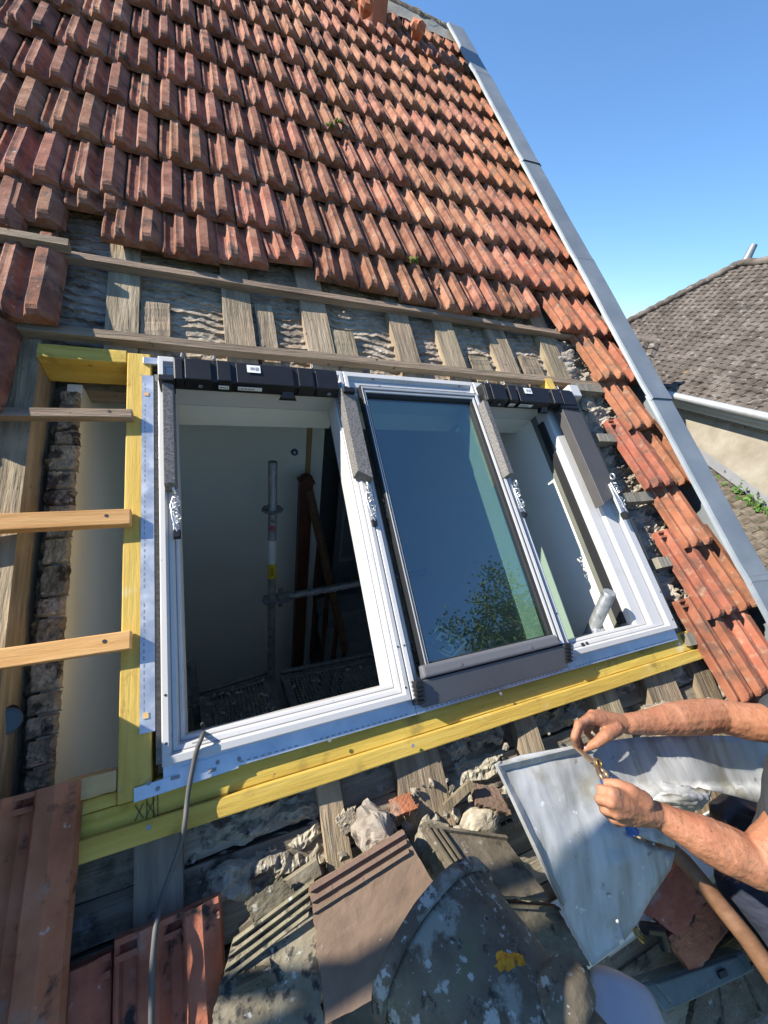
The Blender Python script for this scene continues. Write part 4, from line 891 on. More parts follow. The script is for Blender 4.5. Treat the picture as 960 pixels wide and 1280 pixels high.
flat_tile('flat_tile', 'mossy grey flat tile at the bottom edge, partly sunlit, left of the brown tile', [(250, 1330), (405, 1290), (392, 1098), (292, 1172)], [.10, .10, .03, .02], 'mossy_tile', ribs=4)
flat_tile('flat_tile', 'smooth brown flat tile leaning in the rubble left of the lichen-covered ridge cap', [(408, 1280), (590, 1185), (503, 1036), (387, 1106)], [.12, .14, .06, .05], 'brown_tile', ribs=3, nib=(506, 1116))
flat_tile('flat_tile', 'dark grey lichened flat tile lying between the ridge cap and the zinc sheet', [(583, 1116), (687, 1123), (628, 1044), (526, 1030)], [.15, .16, .10, .08], 'grey_tile', ribs=1, side=3)
flat_tile('flat_tile', 'second dark grey flat tile, half tucked under the zinc sheet', [(632, 1200), (738, 1208), (694, 1130), (592, 1124)], [.13, .13, .12, .12], 'grey_tile', ribs=1)
flat_tile('flat_tile', 'dull grey flat tile buried beneath the ridge cap at the bottom edge', [(400, 1370), (640, 1370), (640, 1230), (430, 1225)], [.10, .10, .06, .06], 'grey_tile', ribs=2)
flat_tile('flat_tile', 'split red tile lying in the shade right of the zinc sheet', [(790, 1130), (842, 1075), (880, 1115), (838, 1165)], [.05, .05, .05, .04], 'tile_dusty', ribs=1, t=.02)
flat_tile('flat_tile', 'red tile fragment resting against the grey-green case', [(835, 1172), (868, 1222), (912, 1160), (884, 1128)], [.06, .05, .06, .05], 'tile_dusty', ribs=0, t=.02)
for i, (q, lb) in enumerate((([(862, 1290), (905, 1300), (900, 1232), (872, 1240)], 'small dark slate beside the case in the lower right corner'), ([(908, 1290), (952, 1270), (925, 1217), (900, 1230)], 'second small slate from the case in the lower right corner'), ([(955, 1268), (990, 1250), (962, 1196), (932, 1212)], 'small slate beneath the wooden pole in the lower right corner'))):
    flat_tile('flat_tile', lb, q, [.03+.006*i]*4, 'grey_tile', ribs=0, t=.014)
# ridge cap
ax = w2r((.30, -.9, .32)).normalized(); c0 = P(543, 1167, .25); sd = (P(606, 1108, .26)-P(456, 1189, .26)); sd = (sd-ax*sd.dot(ax)).normalized(); md = sd.cross(ax).normalized()
if md.z < 0: md = -md
cap = thing('ridge_cap', 'large dark half-round ridge cap blotched with pale lichen at the bottom edge', 'ridge tile', c0)
def arc(l0, l1, r0, r1, nseg, nl, seed, a0=-.12, a1=math.pi+.12, sx=1.0, base=None):
    b0 = c0 if base is None else base; mb = MB()
    def fn(s, t):
        an = a0+(a1-a0)*s; L = l0+(l1-l0)*t; r = (r0+(r1-r0)*t)*(1+.022*fbm(an*2.2, L*14, seed)+.008*fbm(an*9, L*60, seed))
        return b0+ax*L-sd*math.cos(an)*r*sx+md*math.sin(an)*r*.74
    mb.grid(nseg, nl, fn); return mb
b = part('cap_body', arc(.02, .27, .122, .080, 48, 40, 1), 'ridge_cap', cap); s = b.modifiers.new('t', 'SOLIDIFY'); s.thickness = .016; s.offset = -1
b = part('rim_roll', arc(.0, .022, .132, .130, 36, 5, 2), 'ridge_cap', cap); s = b.modifiers.new('t', 'SOLIDIFY'); s.thickness = .02; s.offset = -1
from mathutils.bvhtree import BVHTree
tmp = arc(.02, .27, .122, .080, 48, 40, 1); bv_ = BVHTree.FromPolygons([tuple(p) for p in tmp.v], tmp.f)
def on_cap(px, py):
    h_ = bv_.ray_cast(Vector((0, 0, H)), ray(px, py).normalized()); return h_[0]-ray(px, py).normalized()*.016 if h_[0] else P(px, py, .4)
nose = on_cap(700, 1258)+Vector((.014, .004, -.002))
mb = MB(); cr_ = Matrix((sd, ax, sd.cross(ax))).transposed()
mb.ball(nose, .036, 28, 18, (1.5, 1.0, .95), .14, cr_, 3); b = part('end_knob', mb, 'ridge_cap', cap)
for p in b.data.polygons: p.use_smooth = True
mb = MB()
for i in range(34):
    a = i*.9; c = on_cap(637+26*(rnd.random()-.5), 1203+13*(rnd.random()-.5))
    mb.ball(c, .004+.005*rnd.random(), 7, 4, (1.3, 1, .8), .6, seed=i)
part('orange_lichen', mb, 'orange_lichen', cap)
# pale smooth cap at the bottom edge
mb = MB(); a0, a1 = P(770, 1222, .10), P(800, 1330, .17); d = (a1-a0); dn = d.normalized(); sdv = dn.cross(Vector((0, 0, 1))).normalized(); mdv = sdv.cross(dn).normalized()
mb.grid(18, 14, lambda s, t: a0+d*t+sdv*(.075+.03*t)*math.cos(math.pi*s)*min(1, .72+t*2.5)+mdv*.05*math.sin(math.pi*s)*min(1, .35+t*4))
o = solo('smooth_cap', 'pale smooth rounded cap at the bottom edge, right of the dark ridge cap', 'cap', mb, 'pale_cap'); s = o.modifiers.new('t', 'SOLIDIFY'); s.thickness = .006
# stones and rubble
mb = MB(); c = P(472, 1042, .0); rt = Matrix.Rotation(.5, 3, 'Z'); mb.rock(c, .060, (.8, 1.2, .75), 3, rt)
solo('stone_block', 'pale rounded block wedged above the brown tile between two rafters', 'stone', mb, 'rubble')
mb = MB(); mb.rock(P(530, 1056, .01), .040, (.7, 1.5, .7), 8, Matrix.Rotation(-.4, 3, 'Z')); solo('stone_block', 'grey broken stone left of the dark grey flat tile', 'stone', mb, 'stone')
mb = MB(); mb.rock(P(602, 1026, .0), .042, (1.3, .8, .5), 11); solo('stone_block', 'flat grey stone above the dark grey flat tile, by the zinc sheet', 'stone', mb, 'stone')
mb = MB()
for i in range(170):
    k = rnd.random()
    if k < .12: px, py = rnd.uniform(330, 470), rnd.uniform(1060, 1110)
    elif k < .8: px, py = rnd.uniform(500, 660), rnd.uniform(975, 1040)
    else: px, py = rnd.uniform(560, 860), rnd.uniform(900, 960) if rnd.random() < .4 else rnd.uniform(1100, 1250)
    c = P(px, py, -.06+.05*rnd.random()); mb.ball(c, .003+.016*rnd.random()**3, 7, 5, (1, .8, .6), .8, Matrix.Rotation(rnd.random()*6, 3, 'Z'), i)
solo('rubble', 'loose grey mortar rubble lying on the boards below the window framing', 'rubble', mb, 'clump', kind='stuff')
mb = MB()
for (a, b, wd) in (((315, 1140), (398, 1082), .03), ((300, 1165), (390, 1100), .022)):
    p0, p1 = P(*a, -.02), P(*b, -.02); mb.beam(p0, p1, wd, .02, (0, 0, 1))
solo('slate_strip', 'two grey broken slate strips lying above the mossy tile', 'slate', mb, 'stone')
for i, (a, b, lb) in enumerate((((556, 1010), (590, 978), 'short splintered lath among the rubble left of the zinc sheet'), ((534, 1048), (545, 1092), 'split pale lath beside the dark grey flat tile'))):
    mb = MB(); mb.beam(P(*a, -.0), P(*b, .03), .02, .012); solo('broken_lath', lb, 'lath', mb, 'old_wood_v')
for i, (q, lb) in enumerate((([(800, 893), (845, 893), (835, 876), (806, 884)], 'grey slate scrap showing above the forearm, left one'), ([(850, 888), (905, 884), (893, 873), (858, 878)], 'grey slate scrap showing above the forearm, next to the gable tiles'))):
    flat_tile('slate_scrap', lb, q, [.01]*4, 'stone', ribs=1, t=.012, cat='slate')
for q, ns, mt, lb in (([(300, 1262), (352, 1240), (338, 1205), (296, 1225)], [.07]*4, 'grey_tile', 'broken grey shard under the lower left corner of the mossy tile'),
        ([(318, 1152), (372, 1118), (352, 1098), (306, 1128)], [.035, .03, .02, .02], 'grey_tile', 'dark broken shard above the mossy tile'),
        ([(545, 1060), (578, 1082), (560, 1030), (532, 1022)], [.10, .10, .07, .06], 'stone', 'pale stone shard against the ribbed edge of the dark grey tile'),
        ([(596, 1004), (640, 1018), (622, 985), (590, 978)], [.02, .03, .0, -.01], 'brown_tile', 'brown shard in the rubble beside the left edge of the zinc sheet'),
        ([(430, 1045), (452, 1030), (440, 1010), (420, 1022)], [-.02]*4, 'stone', 'small pale shard beside the pale rounded block'),
        ([(490, 1022), (522, 1010), (512, 990), (486, 1000)], [.01, .01, -.02, -.02], 'tile_dusty', 'small red shard above the pale rounded block'),
        ([(690, 1235), (742, 1226), (728, 1196), (680, 1204)], [.10, .10, .09, .09], 'grey_tile', 'grey shard by the lower tip of the zinc sheet')):
    flat_tile('tile_shard', lb, q, ns, mt, ribs=1 if len(lb) % 2 else 0, t=.014, cat='shard')
# plastic case
cq = [P(x, y, n) for (x, y, n) in ((833, 1268, .06), (945, 1214, .06), (928, 1188, .05), (803, 1230, .05))]
cs = thing('tool_case', 'grey-green plastic case lying in the shade at the lower right', 'case', sum(cq, Vector())/4)
mb = MB(); mb.slab(cq, .05); cb = part('case_body', mb, 'case', cs, bevel=.006)
cu_ = (cq[1]-cq[0]).cross(cq[3]-cq[0]).normalized(); ctr = sum(cq, Vector())/4
mb = MB(); mb.slab([ctr+(p-ctr)*.82+cu_*.006 for p in cq], .012); part('case_lid', mb, 'case', cs, bevel=.003)
mb = MB(); a = cq[0].lerp(cq[1], .62).lerp(cq[3].lerp(cq[2], .62), .5)+cu_*.008; mb.beam(a, a+(cq[1]-cq[0]).normalized()*.03, .012, .008, cu_); part('case_latch', mb, 'black', cs)
cpl = thing('hose_coupling', 'small dull brass ring with a dark hose stub below the cut zinc edge', 'coupling', P(802, 1165, .06))
mb = MB(); mb.torus(P(798, 1168, .08), (.5, .4, .6), .014, .004, 16, 6); part('ring', mb, 'brass', cpl)
mb = MB(); mb.tube([P(805, 1160, .075), P(825, 1162, .06), P(832, 1185, .05)], .014, 10); part('hose_stub', mb, 'pipe_black', cpl)
# wooden handle
mb = MB(); ha_, hb_ = P(825, 1050, .13), P(985, 1246, .22); mid = ha_.lerp(hb_, .4)+Vector((.012, .012, 0)); mb.tube([ha_, ha_.lerp(mid, .5)+Vector((.006, .006, 0)), mid, mid.lerp(hb_, .5)+Vector((.006, .005, 0)), hb_], [.020, .0205, .021, .022, .023], 14)
hd = solo('wooden_pole', 'smooth brown wooden pole slanting into the lower right corner', 'pole', mb, 'handle')
# cable over the sill
pts = [P(253, 905, -.2), P(255, 914, -.05), P(253, 920, .036), P(247, 935, .038), P(243, 950, .03), P(238, 975, .026), P(234, 1000, .022), P(231, 1030, .03), P(226, 1055, .01), P(214, 1090, .0), P(203, 1120, .01), P(196, 1150, .045), P(192, 1185, .06), P(190, 1220, .062), P(189, 1300, .065)]
def smooth(pts, k=4):
    out = []
    for i in range(len(pts)-1):
        p0, p1, p2, p3 = pts[max(0, i-1)], pts[i], pts[i+1], pts[min(len(pts)-1, i+2)]
        for j in range(k):
            t = j/k; out.append(.5*((2*p1)+(p2-p0)*t+(2*p0-5*p1+4*p2-p3)*t*t+(-p0+3*p1-3*p2+p3)*t**3))
    return out+[pts[-1]]
mb = MB(); mb.tube(smooth(pts), .0052, 9); solo('electric_cable', 'thin grey electric cable hanging out over the left window sill', 'cable', mb, 'cable')
# black pipe end at the left edge
a = P(8, 902, -.06); d = Vector((.45, -.25, .85)).normalized(); pp = thing('black_pipe', 'black pipe end poking from the mud infill at the left edge', 'pipe', a)
mb = MB(); mb.tube([a-d*.12, a-d*.004, a], [.030, .030, .028], 20); pb_ = part('pipe_body', mb, 'pipe_black', pp)
mb = MB(); mb.disc(a, d, .023, .0015, 20); part('pipe_mouth', mb, 'lens', pp)
# moss tufts in the tile joints
for i, (px, py, lb) in enumerate(((413, 157, 'yellow-green moss tuft in a joint high in the tile field'), (518, 325, 'dark green moss tuft near the lower edge of the tile field'), (424, 152, 'small moss tuft beside the larger tuft high in the tile field'))):
    mb = MB(); c = P(px, py, .082)
    for j in range(14): mb.ball(c+Vector((rnd.uniform(-.02, .02), rnd.uniform(-.018, .018), rnd.uniform(-.006, .008))), .005+.007*rnd.random(), 6, 4, (1, 1, .8), .6, seed=j)
    solo('moss_tuft', lb, 'moss', mb, 'moss')

# ------------------------------------------------------------------ the zinc sheet being cut
def sn(px, py):
    t = max(0, min(1, (py-1035)/175)); q = t*t*(3-2*t)
    n = .185+.05*max(0, min(1, (px-618)/150))-.085*q+.010*math.sin((px-618)/27.0)*(1-q)*.35+.004*fbm(px/40, py/40, 2)+.007*fbm(px/70+3, py/90, 5)
    if px > 770: n += .012*math.exp(-((px-862)/40)**2)
    sl_ = 1037+(px-776)*.41                              # the two lips of the cut stand apart
    if px > 772 and py < sl_ and py > 985: n += .030*min(1, (px-772)/40)
    return P(px, py, n)
poly = [(618, 955), (650, 944), (722, 931), (790, 922), (870, 918), (960, 922), (1085, 935), (1085, 1050), (960, 1007), (920, 996), (872, 984), (850, 1003), (846, 1030), (843, 1060), (810, 1050), (776, 1037), (809, 1053), (843, 1066), (838, 1086), (815, 1120), (798, 1150), (780, 1176), (772, 1148), (769, 1149), (774, 1181), (740, 1207), (700, 1130), (665, 1058)]
zs = thing('zinc_sheet', 'bent and stained grey zinc sheet being trimmed by the worker', 'zinc sheet', sn(740, 1040))
mb = MB(); mb.panel(poly, sn, 9); b = part('sheet', mb, 'zinc_sheet', zs, fix=True); s = b.modifiers.new('t', 'SOLIDIFY'); s.thickness = .0016
mb = MB(); k = 14
for (A, B, hh) in (((618, 956), (724, 931), .022), ((618, 956), (700, 1130), .014)):
    for j in range(k):
        f0, f1 = j/k, (j+1)/k
        p0, p1 = sn(A[0]+(B[0]-A[0])*f0, A[1]+(B[1]-A[1])*f0), sn(A[0]+(B[0]-A[0])*f1, A[1]+(B[1]-A[1])*f1)
        iw = Vector((.012, -.016, 0)) if hh > .015 else Vector((.016, .004, 0))
        mb.hexa([p0, p1, p1+iw, p0+iw, p0+Vector((0, 0, hh)), p1+Vector((0, 0, hh)), p1+iw+Vector((0, 0, hh*.4)), p0+iw+Vector((0, 0, hh*.4))])
part('folded_hem', mb, 'zinc_sheet', zs, fix=True)
fa, fb = P(822, 1000, .235), P(868, 1010, .225)
def curl(s, t):
    x0, y0 = 800+(858-800)*s, 1002+(1014-1002)*s; x1, y1 = 816+(874-816)*s, 974+(986-974)*s
    p = sn(x0+(x1-x0)*t, y0+(y1-y0)*t); h = .008+.040*math.sin(math.pi*min(1, t*.62+.1))*(.5+.5*math.sin(math.pi*(.15+.7*s)))
    return p+Vector((.005*fbm(s*5, t*3, 1), .005*fbm(s*4, t*5, 2), h+.007*fbm(s*4, t*4, 7)))
mb = MB(); mb.grid(16, 14, curl); b = part('curled_flap', mb, 'zinc_sheet', zs); s = b.modifiers.new('t', 'SOLIDIFY'); s.thickness = .0016

# ------------------------------------------------------------------ the worker
def capsule(mb, a, b, ra, rb, seg=14):
    a, b = Vector(a), Vector(b); d = b-a; L = d.length
    if L < 1e-6: return
    d /= L; pts = []; rs = []
    for k in range(4): an = math.pi/2*k/4; pts.append(a-d*ra*math.cos(an)); rs.append(max(1e-4, ra*math.sin(an)))
    for k in range(5): f = k/4; pts.append(a+d*L*f); rs.append(ra+(rb-ra)*f)
    for k in range(3, -1, -1): an = math.pi/2*k/4; pts.append(b+d*rb*math.cos(an)); rs.append(max(1e-4, rb*math.sin(an)))
    mb.tube(pts, rs, seg)
def limb(mb, pts, rs, seg=14):
    for i in range(len(pts)-1): capsule(mb, pts[i], pts[i+1], rs[i], rs[i+1], seg)
def organic(name, mb, mat, parent, voxel, smooth=4, label=None, disp=None):
    off = ORG[parent.name]; o = mesh_obj(name, mb, mat, off)
    md = o.modifiers.new('r', 'REMESH'); md.mode = 'VOXEL'; md.voxel_size = voxel; md.use_smooth_shade = True
    sm = o.modifiers.new('s', 'SMOOTH'); sm.factor = .5; sm.iterations = smooth
    me = bpy.data.meshes.new_from_object(o.evaluated_get(bpy.context.evaluated_depsgraph_get()))
    o.modifiers.clear(); o.data = me; me.name = name
    if not me.materials: me.materials.append(MT[mat])
    if disp:
        nn = [v.normal.copy() for v in me.vertices]
        for v, q in zip(me.vertices, nn): v.co += q*disp(v.co+off)
    for p in me.polygons: p.use_smooth = True
    o.parent = parent; ORG[o.name] = off
    if label: o['label'] = label
    return o
wk = lambda x, y, z: w2r((x, y, z))
ps = thing('person', 'worker in dark clothes leaning in from the right, bare arms trimming the zinc sheet', 'person', P(960, 1000, .3))
sL, sR = Vector((1.13, -.392, .587)), Vector((1.48, -.376, .446)); neck = Vector((1.34, -.34, .56)); head = Vector((1.41, -.18, .64)); chest = Vector((1.33, -.49, .465)); belly = Vector((1.33, -.68, .35)); pelvis = Vector((1.36, -.86, .27))
wR, eR = P(784, 905, .285), P(896, 894, .305); wL, eL = P(824, 1019, .36), P(948, 1080, .42)
bd = MB()
limb(bd, [wR, P(808, 903, .288), P(842, 899, .295), P(874, 896, .30), eR], [.0245, .029, .040, .045, .043])
limb(bd, [eR, P(930, 901, .33), P(975, 906, .37), sR], [.043, .047, .050, .058])
limb(bd, [wL, P(845, 1030, .372), P(872, 1043, .388), P(905, 1060, .402), eL], [.0270, .031, .040, .046, .044])
limb(bd, [eL, eL.lerp(sL, .35), eL.lerp(sL, .7), sL], [.044, .047, .050, .058])
limb(bd, [sL, chest.lerp(neck, .5), sR], [.055, .085, .055]); limb(bd, [neck, chest, belly, pelvis], [.055, .10, .10, .10]); capsule(bd, neck, head, .055, .06)
fw = (wk(0, .75, -.55)).normalized(); uph = wk(0, .5, .86).normalized(); sdh = Vector((1, 0, 0))
for (a, b, c, r, sc3) in ((0, 0, .03, .098, 1), (0, .03, -.03, .075, 1), (0, .055, -.075, .045, 1), (0, .098, -.02, .017, 1), (-.075, 0, -.01, .02, 1), (.075, 0, -.01, .02, 1), (0, .085, .02, .03, 1)):
    bd.ball(head+sdh*a+fw*b+uph*c, r, 16, 10)
for e in (-.032, .032): bd.ball(head+sdh*e+fw*.078+uph*.0, .018, 10, 7)
def hand(mb, wrist, knuck, fingers, thumb, rw):
    for k, r in zip(knuck, (.0135, .0138, .013, .0115)):
        capsule(mb, wrist, k, rw, r, 10); 
    for i in range(len(knuck)-1): capsule(mb, wrist.lerp(knuck[i], .75), wrist.lerp(knuck[i+1], .75), .0145, .0145, 10); capsule(mb, knuck[i], knuck[i+1], .0105, .0105, 10)
    for k, f, r in zip(knuck, fingers, (1.0, 1.03, .98, .86)):
        limb(mb, [k]+f, [.0112*r, .0098*r, .0090*r, .0076*r], 10)
    limb(mb, thumb, [.0175, .0142, .0118, .0088], 10)
Q3 = lambda l: [P(*q) for q in l]
hand(bd, wR, Q3([(738, 898, .294), (741, 894, .284), (748, 893, .272), (756, 896, .262)]),
     [Q3([(723, 905, .300), (718, 921, .290), (722, 934, .268)]), Q3([(727, 903, .278), (721, 919, .270), (726, 931, .256)]), Q3([(737, 901, .264), (732, 914, .254), (740, 923, .250)]), Q3([(748, 903, .252), (744, 913, .246), (751, 920, .244)])],
     Q3([(770, 910, .296), (757, 920, .304), (745, 929, .296), (731, 936, .272)]), .021)
hand(bd, wL, Q3([(765, 991, .385), (764, 1003, .388), (769, 1015, .380), (778, 1025, .366)]),
     [Q3([(751, 986, .366), (754, 991, .338), (766, 998, .332)]), Q3([(749, 999, .366), (754, 1005, .336), (768, 1010, .330)]), Q3([(755, 1012, .360), (761, 1018, .332), (773, 1020, .330)]), Q3([(766, 1024, .350), (772, 1029, .328), (782, 1028, .328)])],
     Q3([(806, 1001, .382), (788, 988, .384), (772, 981, .372), (759, 978, .356)]), .0235)
body = organic('body', bd, 'skin', ps, .0032, 2, disp=lambda p: .0012*fbm(p.x*38, p.y*38, p.z*38, 3)+.0006*fbm(p.x*130, p.y*130, p.z*130, 2))
mb = MB()
for (c, d) in ((P(733, 935, .281), (-.5, -.4, .75)),): mb.ball(c, .0062, 10, 6, (1, 1.25, .35), 0, Matrix.Rotation(.6, 3, 'Z'))
part('thumbnail', mb, 'nail', body)
# short dark hair on the forearms
mb = MB(); hr = random.Random(3)
vs_ = [v for v in body.data.vertices]
lines = [(wR, eR), (wL, eL)]; offp = ORG[ps.name]
for v in hr.sample(vs_, min(len(vs_), 30000)):
    p = v.co+offp
    for (a, b) in lines:
        t = (p-a).dot(b-a)/(b-a).length_squared
        if .05 < t < .98 and (p-a.lerp(b, t)).length < .07 and v.normal.z > -.2 and hr.random() < .3:
            nn = v.normal; tg = ((a-b).normalized()*.7+nn*.55+Vector((hr.uniform(-.4, .4), hr.uniform(-.4, .4), hr.uniform(-.2, .2)))).normalized(); L = .007+.010*hr.random(); s2 = tg.cross(nn).normalized()*.00032
            mb.add([p-s2, p+s2, p+tg*L], [(0, 1, 2)])
part('arm_hair', mb, 'arm_hair', body, kind='stuff')
sh = MB()
limb(sh, [sL, sR], [.078, .078]); limb(sh, [chest.lerp(neck, .6), chest, belly, pelvis.lerp(belly, .3)], [.11, .145, .15, .15])
limb(sh, [sL+Vector((.06, 0, 0)), chest], [.09, .13]); limb(sh, [sR-Vector((.06, 0, 0)), chest], [.09, .13])
limb(sh, [sL, eL.lerp(sL, .52)], [.074, .064]); limb(sh, [sR, eR.lerp(sR, .60)], [.074, .064])
organic('tee_shirt', sh, 'shirt', ps, .008, 3, disp=lambda p: .006*fbm(p.x*9, p.y*9, p.z*9, 3))
kL, kR = P(938, 1108, .16), Vector((1.60, -.80, .14)); fL, fR = P(1085, 1300, .10), Vector((1.62, -1.22, .12))
tr = MB(); limb(tr, [pelvis.lerp(belly, .35), pelvis], [.145, .155]); limb(tr, [pelvis-Vector((.07, 0, 0)), kL, fL], [.10, .078, .062]); limb(tr, [pelvis+Vector((.09, 0, 0)), kR, fR], [.115, .085, .065])
organic('trousers', tr, 'denim', ps, .008, 3, disp=lambda p: .007*fbm(p.x*11, p.y*16, p.z*11, 3))
for f, k in ((fL, kL), (fR, kR)):
    mb = MB(); d = (f-k).normalized(); capsule(mb, f, f+d*.05, .055, .05); capsule(mb, f+d*.05, f+d*.06+wk(0, .2, -.05)*.0+Vector((.0, .03, -.10)), .05, .045); organic('boot', mb, 'leather', ps, .008, 2)
mb = MB(); mb.ball(head+uph*.035-fw*.012, .106, 18, 12, (1, 1, 1)); mb.ball(head-fw*.035, .09, 16, 10); organic('hair', mb, 'hair', ps, .007, 2, disp=lambda p: .004*fbm(p.x*60, p.y*60, p.z*60, 2))
for e in (-.032, .032):
    mb = MB(); mb.ball(head+sdh*e+fw*.090+uph*.001, .0085, 10, 7); part('eye', mb, 'sticker', ps)
mb = MB(); mb.beam(head+fw*.098-uph*.055-sdh*.022, head+fw*.098-uph*.055+sdh*.022, .006, .006); part('mouth', mb, 'nail', ps)
# tin snips
sp_ = thing('tin_snips', 'rusty tin snips with blue grips held in the worker\'s near fist', 'tin snips', P(752, 960, .3))
tipp, piv, neckp = P(717, 931, .262), P(744, 954, .315), P(757, 973, .338)
for s in (-1, 1):
    o_ = Vector((.004*s, .003*s, .003*s)); mb = MB(); d = (piv-tipp).normalized(); lat = d.cross(Vector((0, 0, 1))).normalized()*s
    mb.hexa([tipp-o_*.2+Vector((0, 0, -.006)), piv+lat*.002+Vector((0, 0, -.008))+o_, piv+lat*.018+Vector((0, 0, -.006))+o_, tipp+lat*.006+Vector((0, 0, -.005)), tipp-o_*.2+Vector((0, 0, .004)), piv+lat*.002+Vector((0, 0, .006))+o_, piv+lat*.016+Vector((0, 0, .005))+o_, tipp+lat*.004+Vector((0, 0, .003))]); part('blade', mb, 'snip_steel', sp_, bevel=.001, fix=True)
    end = P(797, 1041, .325) if s > 0 else P(786, 1044, .300)
    mb = MB(); mb.tube(smooth([piv-lat*.004, piv.lerp(neckp, .6)+lat*.007, neckp+lat*.008, neckp.lerp(end, .45)+lat*.012]), .0055, 8); part('shank', mb, 'snip_steel', sp_)
    mb = MB(); mb.tube(smooth([neckp+lat*.008, neckp.lerp(end, .3)+lat*.013, neckp.lerp(end, .7)+lat*.012, end+lat*.004]), [.0072]*4+[.0078]*4+[.0078]*4+[.0068], 10); part('grip', mb, 'blue_grip', sp_)
mb = MB(); mb.disc(piv+Vector((0, 0, .004)), (.2, .2, 1), .011, .006, 14); pv = part('pivot_bolt', mb, 'snip_steel', sp_)
mb = MB(); mb.torus(piv+Vector((.001, .001, .0105)), (.2, .2, 1), .0075, .0018, 14, 6); part('bolt_ring', mb, 'brass', pv)

# ------------------------------------------------------------------ neighbouring buildings
EZ = CAMW.z-.62
A, B = WP(832, 489, 2, EZ), WP(960, 517, 2, EZ)
d = (B-A).normalized(); mI = Vector((-d.y, d.x, 0)); 
if mI.dot(A-CAMW) < 0: mI = -mI
PITN = R(40); sl_v = mI*math.cos(PITN)+Vector((0, 0, math.sin(PITN))); nN = d.cross(sl_v).normalized()
if nN.z < 0: nN = -nN
def hit(px, py, p0, nrm):
    r_ = r2w(ray(px, py)); return CAMW+r_*((p0-CAMW).dot(nrm)/r_.dot(nrm))
pk, gp = hit(925, 332, A, nN), hit(788, 403, A, nN)
st2 = lambda p: ((p-A).dot(d), (p-A).dot(sl_v))
pks, gs = st2(pk), st2(gp)
hs = pks[0]+(gs[0]-pks[0])*(pks[1]/(pks[1]-gs[1]))      # hip foot along the eave
SR = pks[0]+13.0*(1 if st2(B)[0] > 0 else -1); sg = 1 if SR > pks[0] else -1
nb = thing('neighbour_house', 'neighbouring house with a big old brown tiled hip roof and sunlit cracked render wall', 'house', (A.x, A.y, EZ), 'W')
mb = MB(); pt = lambda s, t, h=0: A+d*s+sl_v*t+nN*h
mb.hexa([pt(hs, 0, -.2), pt(SR, 0, -.2), pt(SR, pks[1], -.2), pt(pks[0], pks[1], -.2), pt(hs, 0, -.03), pt(SR, 0, -.03), pt(SR, pks[1], -.03), pt(pks[0], pks[1], -.03)]); part('roof_slope', mb, 'nb_tile', nb, fix=True)
mb = MB(); gN, wN = .165, .20; r_ = 0
while r_*gN < pks[1]-.05:
    t = r_*gN-.06; s0 = hs+(pks[0]-hs)*max(0, t)/pks[1]; n = int(abs(SR-s0)/wN)
    sgn = 1 if SR > s0 else -1
    for i in range(min(n, 75)):
        s = s0+sgn*(i+.5*(r_ % 2)+.02*rnd.random())*wN; e = sgn*wN*.47; j = rnd.uniform(-.008, .012); k = rnd.uniform(-.015, .015)
        v8 = [pt(s-e, t+k, .012+j), pt(s+e, t+k, .012+j*.4), pt(s+e, t+.24, -.02), pt(s-e, t+.24, -.02)]
        m1, m2 = pt(s, t+k, .050+j), pt(s, t+.24, .018)
        mb.add([v8[0], m1, v8[1], v8[2], m2, v8[3], pt(s-e, t+k, -.01), pt(s+e, t+k, -.01)], [(0, 1, 4, 5), (1, 2, 3, 4), (6, 7, 2, 1, 0)])
    r_ += 1
part('plain_tiles', mb, 'nb_tile', nb, kind='stuff')
mb = MB(); q1, q2 = pt(hs, 0, .03), pt(pks[0], pks[1], .05); mb.tube([q1.lerp(q2, i/40)+nN*(.03*(i % 2)) for i in range(41)], .10, 8); part('hip_tiles', mb, 'nb_tile', nb)
mb = MB(); q1, q2 = pt(pks[0], pks[1], .05), pt(SR, pks[1], .05); mb.tube([q1.lerp(q2, i/60)+nN*(.03*(i % 2)) for i in range(61)], .10, 8); part('ridge_tiles', mb, 'nb_tile', nb)
bk = mI*pks[1]*math.cos(PITN)*2
mb = MB(); hf, hp = pt(hs, 0, -.03), pt(pks[0], pks[1], -.03); mb.add([hf, hp, hf+bk, pt(SR, 0, -.03)+bk, pt(SR, pks[1], -.03)], [(0, 1, 2), (1, 4, 3, 2)]); part('far_slope', mb, 'nb_tile', nb)
wof = mI*.35
mb = MB(); a, b = A+d*(hs+sg*.35), A+d*SR; mb.hexa([Vector((p.x, p.y, z)) for z in (-Z0, EZ-.12) for p in (a+wof, b+wof, b+bk-wof, a+bk-wof)]); part('render_wall', mb, 'nb_wall', nb, fix=True)
mb = MB(); mb.tube([A+d*(hs-sg*.1)-mI*.09+Vector((0, 0, -.05)), A+d*SR-mI*.09+Vector((0, 0, -.05))], .075, 12); part('gutter', mb, 'gutter', nb)
for (z0, z1, o, mt) in ((-.20, -.12, .02, 'fascia'), (-.30, -.215, .20, 'fascia'), (-.36, -.31, .27, 'board')):
    mb = MB(); a, b = A+d*hs, A+d*SR; mb.hexa([Vector((p.x, p.y, EZ+z)) for z in (z0, z1) for p in (a+mI*o, b+mI*o, b+mI*.5, a+mI*.5)]); part('eave_board', mb, mt, nb, fix=True)
vb = pt(pks[0], pks[1], .0)+d*sg*.1; sz = (vb-CAMW).length/500
mb = MB(); mb.tube([vb, vb+Vector((.02, 0, sz*7)), vb+Vector((.05, 0, sz*15))], [sz*4, sz*3, sz*2.6], 10); part('ridge_vent', mb, 'zinc_flash', nb)
